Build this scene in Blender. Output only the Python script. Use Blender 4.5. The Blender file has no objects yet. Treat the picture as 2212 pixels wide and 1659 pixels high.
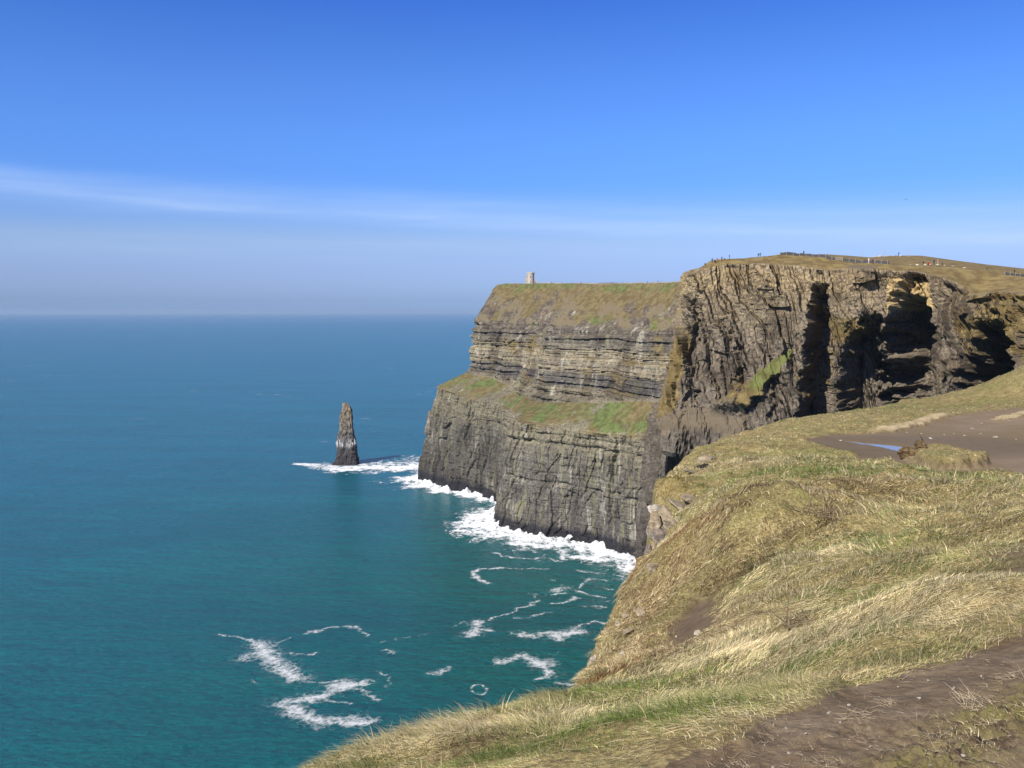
import bpy, bmesh, math, random
import numpy as np
from mathutils import Vector, Matrix

# ------------------------------------------------------------------ camera, sky, sun, exposure
C = bpy.context.scene
col = C.collection
R = math.radians
CAMZ = 160.0
PITCH = math.atan((829.5 - 672.5) / 1990.8)
FV = 1990.8                                   # focal length in the pixels of a 2212 px wide view of the photo

cam_d = bpy.data.cameras.new('camera')
cam = bpy.data.objects.new('camera', cam_d)
col.objects.link(cam)
cam.location = (0, 0, CAMZ)
cam.rotation_euler = (R(90) - PITCH, 0, 0)
cam_d.sensor_width = 36
cam_d.lens = 36 * FV / 2212
cam_d.clip_start = 0.1
cam_d.clip_end = 200000
C.camera = cam

SUN_EL = R(41)
SUN_AZ = R(41)                                # degrees to the left of straight behind the camera
to_sun = Vector((-math.sin(SUN_AZ) * math.cos(SUN_EL), -math.cos(SUN_AZ) * math.cos(SUN_EL), math.sin(SUN_EL)))

W = bpy.data.worlds.new("World")
C.world = W
W.use_nodes = True
wt = W.node_tree
wt.nodes.clear()
def wn(t, **k):
    n = wt.nodes.new(t)
    for a, b in k.items(): setattr(n, a, b)
    return n
def wmath(op, a, b=None, clamp=False):
    n = wn('ShaderNodeMath', operation=op, use_clamp=clamp)
    for i, v in enumerate((a, b)):
        if v is None: continue
        if isinstance(v, (int, float)): n.inputs[i].default_value = v
        else: wt.links.new(v, n.inputs[i])
    return n.outputs[0]
sky = wn('ShaderNodeTexSky', sky_type='NISHITA', sun_disc=False, sun_elevation=SUN_EL,
         sun_rotation=math.atan2(to_sun.x, to_sun.y), altitude=0, air_density=1.0, dust_density=0.6, ozone_density=3.0)
geo = wn('ShaderNodeTexCoord')
sep = wn('ShaderNodeSeparateXYZ')
wt.links.new(geo.outputs['Generated'], sep.inputs[0])
# below the true horizon the air keeps the colour it has just above it
vcl = wn('ShaderNodeCombineXYZ')
wt.links.new(sep.outputs['X'], vcl.inputs[0]); wt.links.new(sep.outputs['Y'], vcl.inputs[1]); wt.links.new(wmath('MAXIMUM', sep.outputs['Z'], 0.012), vcl.inputs[2])
wt.links.new(vcl.outputs[0], sky.inputs['Vector'])
elev = wmath('MULTIPLY', wmath('ARCSINE', sep.outputs['Z']), 180 / math.pi)
azim = wmath('MULTIPLY', wmath('ARCTAN2', sep.outputs['X'], sep.outputs['Y']), 180 / math.pi)
# colour of the air: deep blue overhead, milky lilac near the horizon
tint = wn('ShaderNodeValToRGB')
cr = tint.color_ramp
# TINT
TINT = [(0.0, (0.365, 0.56, 1.17)), (0.0417, (0.455, 0.55, 1.02)), (0.0704, (0.506, 0.589, 0.923)), (0.1273, (0.348, 0.58, 1.107)), (0.1741, (0.362, 0.618, 1.158)), (0.22, (0.352, 0.604, 1.147)), (0.265, (0.298, 0.557, 1.115)), (0.3001, (0.245, 0.497, 1.112)), (0.42, (0.24, 0.4, 0.95)), (0.6, (0.34, 0.42, 0.66)), (1.0, (0.36, 0.41, 0.54))]
# END
for i, (p, c) in enumerate(TINT):
    e = cr.elements[i] if i == 0 else (cr.elements.new(p) if i < len(TINT) - 1 else cr.elements[len(cr.elements) - 1])
    e.position = p; e.color = (*c, 1)
wt.links.new(wmath('DIVIDE', elev, 60.0, True), tint.inputs[0])
mulc = wn('ShaderNodeMix', data_type='RGBA', blend_type='MULTIPLY')
mulc.inputs[0].default_value = 1.0
wt.links.new(sky.outputs[0], mulc.inputs[6]); wt.links.new(tint.outputs[0], mulc.inputs[7])
# thin streaks of high cloud
cmb = wn('ShaderNodeCombineXYZ')
wt.links.new(wmath('MULTIPLY', azim, 0.05), cmb.inputs[0]); wt.links.new(wmath('MULTIPLY', elev, 0.55), cmb.inputs[1])
wn1 = wn('ShaderNodeTexNoise', noise_dimensions='2D'); wn1.inputs['Scale'].default_value = 1.3
wn1.inputs['Detail'].default_value = 6; wn1.inputs['Distortion'].default_value = 0.4
wt.links.new(cmb.outputs[0], wn1.inputs['Vector'])
cmb2 = wn('ShaderNodeCombineXYZ')
wt.links.new(wmath('MULTIPLY', azim, 0.12), cmb2.inputs[0]); wt.links.new(wmath('MULTIPLY', elev, 2.2), cmb2.inputs[1])
wn2 = wn('ShaderNodeTexNoise', noise_dimensions='2D'); wn2.inputs['Scale'].default_value = 1.0; wn2.inputs['Detail'].default_value = 5
wt.links.new(cmb2.outputs[0], wn2.inputs['Vector'])
def streak(e0, slope, half_up, half_dn, amp):
    # soft band around elevation e0 + slope*azimuth
    mid = wmath('ADD', wmath('MULTIPLY', azim, slope), e0)
    mid = wmath('ADD', mid, wmath('MULTIPLY', wmath('SUBTRACT', wn1.outputs[0], 0.5), 1.1))
    d = wmath('SUBTRACT', elev, mid)
    up = wmath('SUBTRACT', 1.0, wmath('DIVIDE', wmath('MAXIMUM', d, 0.0), half_up), True)
    dn = wmath('SUBTRACT', 1.0, wmath('DIVIDE', wmath('MAXIMUM', wmath('MULTIPLY', d, -1.0), 0.0), half_dn), True)
    s = wmath('MULTIPLY', up, dn)
    s = wmath('MULTIPLY', wmath('MULTIPLY', s, s), amp)
    return wmath('MULTIPLY', s, wmath('ADD', 0.35, wmath('MULTIPLY', wn2.outputs[0], 1.3)))
fade = wn('ShaderNodeMapRange'); fade.inputs['From Min'].default_value = -40; fade.inputs['From Max'].default_value = 38
fade.inputs['To Min'].default_value = 0.55; fade.inputs['To Max'].default_value = 0.35
wt.links.new(azim, fade.inputs['Value'])
s1 = streak(5.35, -0.043, 1.7, 0.8, 0.30)
s2 = streak(6.4, -0.03, 1.4, 2.2, 0.17)
s3 = streak(3.9, 0.0, 2.6, 2.4, 0.14)
cl = wmath('MULTIPLY', wmath('ADD', wmath('ADD', s1, s2), s3), fade.outputs[0], True)
mixc = wn('ShaderNodeMix', data_type='RGBA')
wt.links.new(cl, mixc.inputs[0]); wt.links.new(mulc.outputs[2], mixc.inputs[6])
mixc.inputs[7].default_value = (6.2, 7.2, 8.6, 1)
bg = wn('ShaderNodeBackground'); bg.inputs['Strength'].default_value = 0.10
wt.links.new(mixc.outputs[2], bg.inputs['Color'])
wo = wn('ShaderNodeOutputWorld')
wt.links.new(bg.outputs[0], wo.inputs['Surface'])

sun_d = bpy.data.lights.new('sun', 'SUN')
sun_d.energy = 5.0
sun_d.angle = R(0.53)
sun_d.color = (1.0, 0.945, 0.86)
sun = bpy.data.objects.new('sun', sun_d)
col.objects.link(sun)
sun.rotation_euler = to_sun.to_track_quat('Z', 'Y').to_euler()

C.view_settings.view_transform = 'Standard'
C.view_settings.look = 'None'
C.view_settings.gamma = 1
C.view_settings.use_curve_mapping = False
C.view_settings.exposure = 0.55
C.cycles.max_bounces = 6
C.cycles.diffuse_bounces = 2
C.cycles.glossy_bounces = 2
C.cycles.transparent_max_bounces = 12
C.cycles.volume_bounces = 0
C.cycles.use_denoising = True

# ------------------------------------------------------------------ helpers
def ray(vx, vy):
    xc = (np.asarray(vx, float) - 1106.0) / FV; yc = (829.5 - np.asarray(vy, float)) / FV
    dy = math.cos(PITCH) + yc * math.sin(PITCH)
    dz = -math.sin(PITCH) + yc * math.cos(PITCH)
    return xc / dy, dz / dy                     # x and z travelled per metre of y
def at(vx, vy, D):
    rx, rz = ray(vx, vy)
    return np.array((rx * D, D + 0 * rx, CAMZ + rz * D))
def atz(vx, vy, z):
    rx, rz = ray(vx, vy)
    D = (z - CAMZ) / rz
    return np.array((rx * D, D, z + 0 * rx))

def h32(*ks):
    r = np.zeros(np.broadcast(*ks).shape, np.uint32)
    for k, m in zip(ks, (374761393, 668265263, 2147483647, 1274126177)):
        r = (r + (np.asarray(k).astype(np.int64) & 0xffffffff).astype(np.uint32) * np.uint32(m & 0xffffffff))
        r = (r ^ (r >> np.uint32(13))) * np.uint32(1274126177)
    return r ^ (r >> np.uint32(16))
def hf(*ks):
    return h32(*ks).astype(np.float64) / 4294967295.0
def noise2(x, y, seed=0):
    xi = np.floor(x).astype(np.int64); yi = np.floor(y).astype(np.int64)
    fx = x - xi; fy = y - yi
    u = fx * fx * fx * (fx * (fx * 6 - 15) + 10); v = fy * fy * fy * (fy * (fy * 6 - 15) + 10)
    def g(a, b):
        t = hf(xi + a, yi + b, np.int64(seed)) * 6.2831853
        return np.cos(t) * (fx - a) + np.sin(t) * (fy - b)
    n = (g(0, 0) * (1 - u) + g(1, 0) * u) * (1 - v) + (g(0, 1) * (1 - u) + g(1, 1) * u) * v
    return n * 1.5
def fbm(x, y, seed=0, octs=4, gain=0.5):
    a = 1.0; s = 0.0; f = 1.0
    for o in range(octs):
        s = s + a * noise2(x * f + 17.3 * o, y * f - 9.1 * o, seed + o); a *= gain; f *= 2.03
    return s
def ridged(x, y, seed=0, octs=3):
    a = 1.0; s = 0.0; f = 1.0
    for o in range(octs):
        s = s + a * (1 - 2 * np.abs(noise2(x * f + 5.7 * o, y * f + 3.3 * o, seed + o))); a *= 0.5; f *= 2.1
    return s
def worley(x, y, seed=0):
    """F1, F2, id of the nearest cell"""
    xi = np.floor(x).astype(np.int64); yi = np.floor(y).astype(np.int64)
    f1 = np.full(x.shape, 9.0); f2 = np.full(x.shape, 9.0); cid = np.zeros(x.shape)
    for a in (-1, 0, 1):
        for b in (-1, 0, 1):
            cx = xi + a; cy = yi + b
            px = cx + hf(cx, cy, np.int64(seed)); py = cy + hf(cx, cy, np.int64(seed + 71))
            d = np.hypot(px - x, py - y); i = hf(cx, cy, np.int64(seed + 133))
            near = d < f1
            f2 = np.where(near, f1, np.minimum(f2, d)); cid = np.where(near, i, cid); f1 = np.where(near, d, f1)
    return f1, f2, cid
def sstep(a, b, x):
    t = np.clip((x - a) / (b - a), 0, 1); return t * t * (3 - 2 * t)

def mesh_from(name, verts, quads=None, tris=None, mats=(), attrs=None, smooth=True, parent=None, link=True):
    me = bpy.data.meshes.new(name)
    nv = len(verts)
    q = np.zeros((0, 4), np.int32) if quads is None else np.asarray(quads, np.int32)
    t = np.zeros((0, 3), np.int32) if tris is None else np.asarray(tris, np.int32)
    me.vertices.add(nv); me.vertices.foreach_set('co', np.asarray(verts, np.float32).ravel())
    nl = q.size + t.size
    me.loops.add(nl); me.loops.foreach_set('vertex_index', np.concatenate((q.ravel(), t.ravel())).astype(np.int32))
    npoly = len(q) + len(t)
    me.polygons.add(npoly)
    me.polygons.foreach_set('loop_start', np.concatenate((np.arange(len(q)) * 4, q.size + np.arange(len(t)) * 3)).astype(np.int32))
    me.polygons.foreach_set('use_smooth', np.full(npoly, smooth))
    me.update(calc_edges=True)
    for k, a in (attrs or {}).items():
        a = np.asarray(a, np.float32)
        if a.ndim == 1:
            at_ = me.attributes.new(k, 'FLOAT', 'POINT'); at_.data.foreach_set('value', a)
        else:
            at_ = me.attributes.new(k, 'FLOAT_COLOR', 'POINT')
            at_.data.foreach_set('color', np.concatenate((a[:, :3], np.ones((len(a), 1), np.float32)), 1).ravel())
    for m in mats: me.materials.append(m)
    o = bpy.data.objects.new(name, me)
    if link: col.objects.link(o)
    if parent is not None: o.parent = parent
    return o
def grid_quads(nr, nc, keep=None):
    i = np.arange(nr * nc).reshape(nr, nc)
    q = np.stack((i[:-1, :-1], i[:-1, 1:], i[1:, 1:], i[1:, :-1]), -1).reshape(-1, 4)
    return q if keep is None else q[keep.ravel()]
def compact(verts, quads, attrs):
    used, inv = np.unique(quads, return_inverse=True)
    return verts[used], inv.reshape(quads.shape), {k: v[used] for k, v in attrs.items()}
def bm_obj(name, bm, mats, parent=None, smooth=False, loc=None):
    me = bpy.data.meshes.new(name); bm.normal_update(); bm.to_mesh(me); bm.free()
    for m in (mats if isinstance(mats, (list, tuple)) else [mats]): me.materials.append(m)
    if smooth:
        me.polygons.foreach_set('use_smooth', [True] * len(me.polygons))
    o = bpy.data.objects.new(name, me); col.objects.link(o)
    if parent is not None: o.parent = parent
    if loc is not None: o.location = loc
    return o
def tag(o, label=None, cat=None, group=None, kind=None):
    if label: o['label'] = label
    if cat: o['category'] = cat
    if group: o['group'] = group
    if kind: o['kind'] = kind
    return o
def empty(name, loc, rz=0.0):
    o = bpy.data.objects.new(name, None); col.objects.link(o)
    o.location = tuple(loc); o.rotation_euler = (0, 0, rz); o.empty_display_size = 0.2
    return o

class NT:
    """small helper to write node materials"""
    def __init__(s, name):
        s.m = bpy.data.materials.new(name); s.m.use_nodes = True; s.t = s.m.node_tree; s.t.nodes.clear()
        s.out = s.t.nodes.new('ShaderNodeOutputMaterial')
        s.bsdf = s.t.nodes.new('ShaderNodeBsdfPrincipled')
        s.t.links.new(s.bsdf.outputs[0], s.out.inputs[0])
    def n(s, typ, ins=None, **k):
        n = s.t.nodes.new(typ)
        for a, b in k.items(): setattr(n, a, b)
        for a, b in (ins or {}).items(): s.set(n.inputs[a], b)
        return n
    def set(s, inp, v):
        if hasattr(v, 'links') or isinstance(v, bpy.types.NodeSocket): s.t.links.new(v, inp)
        elif isinstance(v, tuple) and len(v) == 3 and inp.type == 'RGBA': inp.default_value = (*v, 1)
        else: inp.default_value = v
    def math(s, op, a, b=0.0, clamp=False):
        return s.n('ShaderNodeMath', {0: a, 1: b}, operation=op, use_clamp=clamp).outputs[0]
    def attr(s, name, colour=False):
        n = s.n('ShaderNodeAttribute', attribute_name=name)
        return n.outputs['Color' if colour else 'Fac']
    def pos(s, scale=(1, 1, 1), off=(0, 0, 0)):
        c = s.n('ShaderNodeTexCoord').outputs['Object']
        return s.n('ShaderNodeMapping', {'Vector': c, 'Scale': scale, 'Location': off}).outputs[0]
    def noise(s, vec, scale, detail=4, rough=0.55, dist=0.0):
        return s.n('ShaderNodeTexNoise', {'Vector': vec, 'Scale': scale, 'Detail': detail, 'Roughness': rough, 'Distortion': dist}).outputs[0]
    def ramp(s, fac, stops, interp='LINEAR'):
        n = s.n('ShaderNodeValToRGB', {0: fac}); r = n.color_ramp; r.interpolation = interp
        while len(r.elements) < len(stops): r.elements.new(0.5)
        for e, (p, c) in zip(r.elements, stops):
            e.position = p; e.color = (*c, 1) if isinstance(c, tuple) else (c, c, c, 1)
        return n.outputs[0]
    def mix(s, fac, a, b, blend='MIX'):
        n = s.n('ShaderNodeMix', {0: fac, 6: a, 7: b}, data_type='RGBA', blend_type=blend)
        return n.outputs[2]
    def bump(s, h, strength, dist, normal=None):
        d = {'Height': h, 'Strength': strength, 'Distance': dist}
        if normal is not None: d['Normal'] = normal
        return s.n('ShaderNodeBump', d).outputs[0]
    def p(s, **k):
        for a, b in k.items(): s.set(s.bsdf.inputs[a.replace('_', ' ')], b)
        return s.m
def plain(name, c, rough=0.8, spec=0.3):
    t = NT(name)
    v = t.noise(t.pos(), 6.0, 4)
    cc = t.mix(t.math('MULTIPLY', v, 0.5), tuple(c), tuple(x * 0.55 for x in c))
    return t.p(Base_Color=cc, Roughness=rough, Specular_IOR_Level=spec)
# ------------------------------------------------------------------ the sea
def make_sea():
    t = NT('sea_water')
    p = t.pos()
    big = t.noise(p, 0.006, 3)
    mid = t.noise(t.pos(scale=(0.6, 1.6, 1)), 0.035, 4)
    # greener, milkier water close in under the cliffs, bluer offshore
    sepn = t.n('ShaderNodeSeparateXYZ', {0: p})
    dist = t.math('SQRT', t.math('ADD', t.math('POWER', t.math('SUBTRACT', sepn.outputs[0], 40.0), 2.0), t.math('POWER', t.math('SUBTRACT', sepn.outputs[1], 470.0), 2.0)))
    near = t.n('ShaderNodeMapRange', {'Value': t.math('ADD', dist, t.math('MULTIPLY', t.math('SUBTRACT', big, 0.5), 260.0)), 'From Min': 60.0, 'From Max': 620.0}, interpolation_type='SMOOTHSTEP').outputs[0]
    body = t.ramp(near, [(0.0, (0.002, 0.104, 0.092)), (0.40, (0.001, 0.118, 0.132)), (1.0, (0.0008, 0.120, 0.172))])
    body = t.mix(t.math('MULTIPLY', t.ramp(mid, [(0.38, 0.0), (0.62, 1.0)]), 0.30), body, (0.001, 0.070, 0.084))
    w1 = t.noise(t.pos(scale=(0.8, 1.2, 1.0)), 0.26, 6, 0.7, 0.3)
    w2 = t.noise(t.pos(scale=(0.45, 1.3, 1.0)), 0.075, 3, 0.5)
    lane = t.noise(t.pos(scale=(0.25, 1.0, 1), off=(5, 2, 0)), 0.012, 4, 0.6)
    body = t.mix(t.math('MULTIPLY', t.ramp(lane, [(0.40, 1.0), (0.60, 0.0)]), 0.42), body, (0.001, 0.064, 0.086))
    body = t.mix(t.math('MULTIPLY', t.ramp(w1, [(0.38, 1.0), (0.52, 0.0)]), 0.60), body, (0.001, 0.052, 0.066))  # shade of the wave troughs darkened into the water colour
    w3 = t.noise(t.pos(scale=(0.4, 1.3, 1.0)), 0.016, 2, 0.5)
    nb = t.bump(w2, 1.0, 4.2)
    nb = t.bump(w1, 1.0, 2.8, nb)
    nb = t.bump(w3, 0.8, 3.5, nb)
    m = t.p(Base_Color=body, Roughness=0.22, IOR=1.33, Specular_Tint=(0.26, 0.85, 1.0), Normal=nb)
    rr = np.concatenate(([1.0], np.geomspace(40, 60000, 100))); th = np.linspace(0, 2 * math.pi, 181)
    Rr, Tt = np.meshgrid(rr, th, indexing='ij')
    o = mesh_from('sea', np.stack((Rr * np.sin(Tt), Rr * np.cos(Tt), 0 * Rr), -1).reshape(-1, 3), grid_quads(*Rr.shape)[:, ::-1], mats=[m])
    tag(o, kind='structure')
make_sea()

# ------------------------------------------------------------------ lofted cliffs
def resample(P, n):
    """P (k,3) polyline -> n points by arc length"""
    d = np.r_[0, np.cumsum(np.linalg.norm(np.diff(P, axis=0), axis=1))]
    s = np.linspace(0, d[-1], n)
    return np.stack([np.interp(s, d, P[:, i]) for i in range(3)], -1)
def loft(cols, row_n, col_n):
    """cols: list (columns) of lists (rows) of points -> grid (rows, columns, 3) and the row / column coordinates"""
    A = np.array(cols).transpose(1, 0, 2)                     # rows, cols, 3
    nr, nc = A.shape[:2]
    rr = np.concatenate([np.linspace(i, i + 1, n, endpoint=False) for i, n in enumerate(row_n)] + [[nr - 1.0]])
    cc = np.concatenate([np.linspace(i, i + 1, n, endpoint=False) for i, n in enumerate(col_n)] + [[nc - 1.0]])
    B = np.stack([np.stack([np.interp(cc, np.arange(nc), A[r, :, k]) for k in range(3)], -1) for r in range(nr)])
    G = np.stack([np.stack([np.interp(rr, np.arange(nr), B[:, c, k]) for k in range(3)], -1) for c in range(len(cc))], 1)
    return G, rr, cc
def blur_rows(G, k, axis):
    K = np.hanning(2 * k + 3)[1:-1]; K /= K.sum()
    pad = [(0, 0)] * G.ndim; pad[axis] = (k, k)
    Q = np.pad(G, pad, mode='edge'); out = 0
    for i, w in enumerate(K): out = out + w * np.take(Q, np.arange(i, i + G.shape[axis]), axis)
    return out
def outward(G):
    """horizontal unit normals of a loft grid seen from the open side"""
    d = np.gradient(G, axis=1); d = blur_rows(d, 8, 1)
    n = np.stack((d[..., 1], -d[..., 0], 0 * d[..., 0]), -1)
    return n / np.maximum(np.linalg.norm(n, axis=-1, keepdims=True), 1e-6)

def rock_material(name, bands, tide, streak=0.0, grass_hi=(0.115, 0.10, 0.035), grass_lo=(0.060, 0.085, 0.022), warm=(0.19, 0.155, 0.10), fine=1.0, bedding=1.0, earth=(0.125, 0.085, 0.052), gain=1.0, cast=(1.10, 1.0, 0.84)):
    t = NT(name)
    bands = [(a, (b[0] * gain * cast[0], b[1] * gain * cast[1], b[2] * gain * cast[2])) for a, b in bands]
    p = t.pos()
    z = t.n('ShaderNodeSeparateXYZ', {0: p}).outputs[2]
    warp = t.noise(t.pos(scale=(0.012, 0.012, 0.02)), 1.0, 3)
    zz = t.math('ADD', z, t.math('MULTIPLY', t.math('SUBTRACT', warp, 0.5), 14.0))
    c = t.ramp(t.math('DIVIDE', zz, 190.0), [(a / 190.0, b) for a, b in bands])
    lay = t.noise(t.pos(scale=(0.02, 0.02, 0.9)), 1.0 * fine, 5, 0.7)                     # bedding
    bmask = t.ramp(t.math('DIVIDE', zz, 190.0), [(0.42, 0.35), (0.56, 1.0)])
    c = t.mix(t.math('MULTIPLY', bmask, t.ramp(lay, [(0.40, 0.0), (0.62, 0.75 * bedding)])), c, t.mix(1.0, c, (0.46, 0.44, 0.42), 'MULTIPLY'))
    pale = t.noise(t.pos(scale=(0.05, 0.05, 1.3), off=(7, 3, 1)), 1.0 * fine, 5, 0.7)
    c = t.mix(t.math('MULTIPLY', bmask, t.ramp(pale, [(0.56, 0.0), (0.70, 0.7 * bedding)])), c, warm)
    patch = t.noise(t.pos(scale=(0.07, 0.07, 0.05)), 1.0 * fine, 6, 0.65)
    c = t.mix(t.ramp(patch, [(0.50, 0.0), (0.66, 0.65)]), c, t.mix(1.0, c, (0.50, 0.47, 0.44), 'MULTIPLY'))
    mott = t.noise(p, 0.55 * fine, 6, 0.72)
    c = t.mix(t.ramp(mott, [(0.36, 0.75), (0.58, 0.0)]), c, (0.022, 0.020, 0.022))
    c = t.mix(t.ramp(mott, [(0.60, 0.0), (0.74, 0.8)]), c, (0.30, 0.27, 0.22))
    if streak:
        st = t.noise(t.pos(scale=(0.16, 0.16, 0.016)), 1.0, 7, 0.72)
        lim = t.noise(t.pos(scale=(0.03, 0.03, 0.03), off=(3, 9, 4)), 1.0, 2)
        f = t.math('MULTIPLY', t.ramp(st, [(0.54, 0.0), (0.64, streak)]), t.ramp(lim, [(0.42, 0.0), (0.6, 1.0)]))
        c = t.mix(f, c, (0.40, 0.37, 0.30))
        st2 = t.noise(t.pos(scale=(0.22, 0.22, 0.015), off=(31, 11, 0)), 1.0, 4, 0.6)
        c = t.mix(t.ramp(st2, [(0.52, 0.0), (0.66, 0.60)]), c, (0.20, 0.19, 0.105))
    c = t.mix(t.attr('tone'), c, t.mix(1.0, c, (0.52, 0.50, 0.50), 'MULTIPLY'))
    # wet black foot of the cliff
    ft = t.n('ShaderNodeMapRange', {'Value': t.math('ADD', z, t.math('MULTIPLY', t.math('SUBTRACT', patch, 0.5), 14.0)), 'From Min': tide, 'From Max': tide + 4.0, 'To Min': 0.9, 'To Max': 0.0}).outputs[0]
    c = t.mix(ft, c, (0.016, 0.015, 0.019))
    g = t.attr('grass')
    gn = t.noise(p, 0.35, 6, 0.75)
    gn2 = t.noise(p, 0.05, 3, 0.6)
    gf = t.ramp(t.math('ADD', g, t.math('MULTIPLY', t.math('SUBTRACT', gn, 0.5), 1.3)), [(0.42, 0.0), (0.60, 1.0)])
    gg = t.attr('lush')
    gc = t.mix(t.ramp(t.math('ADD', gg, t.math('MULTIPLY', t.math('SUBTRACT', gn2, 0.5), 1.2)), [(0.30, 0.0), (0.65, 1.0)]), grass_hi, grass_lo)
    gc = t.mix(t.ramp(t.noise(p, 0.22, 5, 0.7, 0.0), [(0.42, 0.75), (0.58, 0.0)]), gc, t.mix(1.0, gc, (0.5, 0.42, 0.40), 'MULTIPLY'))
    c = t.mix(gf, c, gc)
    br = t.attr('earth')
    c = t.mix(t.ramp(t.math('ADD', br, t.math('MULTIPLY', t.math('SUBTRACT', gn, 0.5), 0.9)), [(0.40, 0.0), (0.6, 1.0)]), c, earth)
    c = t.mix(t.ramp(t.math('ADD', t.attr('sand'), t.math('MULTIPLY', t.math('SUBTRACT', mott, 0.5), 0.9)), [(0.40, 0.0), (0.6, 0.85)]), c, (0.46, 0.335, 0.15))
    hb = t.math('ADD', t.math('MULTIPLY', mott, 0.9), t.math('MULTIPLY', lay, 0.8 * bedding))
    return t.p(Base_Color=c, Roughness=0.9, Specular_IOR_Level=0.2, Normal=t.bump(hb, 0.55, 0.8))

# ---- the far headland under the tower: water line, lower cliff, grassy ledge, upper cliff, grassy brow, plateau
HC = [  # per column: plateau, brow edge, top of rock, foot of upper cliff, ledge lip, water line   (view x, view y, distance)
    [(1560, 612, 1300), (1300, 612, 1120), (1190, 700, 1110), (1170, 803, 1105), (1160, 838, 1100), (1140, 985, 1080)],
    [(1400, 612, 1230), (1140, 613, 1010), (1060, 702, 985), (1040, 803, 975), (985, 836, 965), (950, 1030, 930)],
    [(1300, 612, 1200), (1070, 617, 958), (1022, 690, 925), (1004, 803, 905), (938, 836, 888), (900, 1042, 874)],
    [(1310, 612, 1180), (1092, 613, 945), (1036, 702, 905), (1022, 808, 893), (958, 846, 868), (930, 1052, 850)],
    [(1340, 612, 1150), (1135, 612, 920), (1085, 706, 885), (1064, 815, 868), (1000, 862, 838), (980, 1066, 822)],
    [(1370, 612, 1100), (1185, 612.5, 885), (1140, 708, 850), (1105, 832, 828), (1060, 870, 800), (1045, 1082, 786)],
    [(1400, 612, 1080), (1200, 613, 872), (1160, 709, 830), (1126, 850, 806), (1094, 880, 786), (1082, 1092, 772)],
    [(1420, 612, 1060), (1215, 613, 855), (1180, 710, 806), (1150, 864, 772), (1114, 902, 706), (1066, 1143, 688)],
    [(1450, 612, 1040), (1240, 613.5, 830), (1200, 711, 776), (1178, 868, 742), (1140, 914, 692), (1096, 1153, 672)],
    [(1480, 612, 1000), (1300, 614, 790), (1262, 716, 738), (1240, 868, 706), (1200, 926, 668), (1160, 1167, 652)],
    [(1520, 612, 960), (1380, 613, 742), (1345, 720, 690), (1320, 866, 664), (1300, 943, 632), (1290, 1188, 622)],
    [(1570, 608, 930), (1445, 611, 700), (1410, 722, 655), (1396, 864, 632), (1392, 947, 602), (1392, 1216, 590)],
    [(1640, 600, 900), (1500, 606, 662), (1478, 720, 622), (1470, 866, 600), (1466, 950, 570), (1466, 1262, 545)],
    [(1800, 596, 860), (1580, 602, 600), (1570, 720, 575), (1560, 866, 560), (1556, 950, 540), (1556, 1290, 520)],
]
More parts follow.
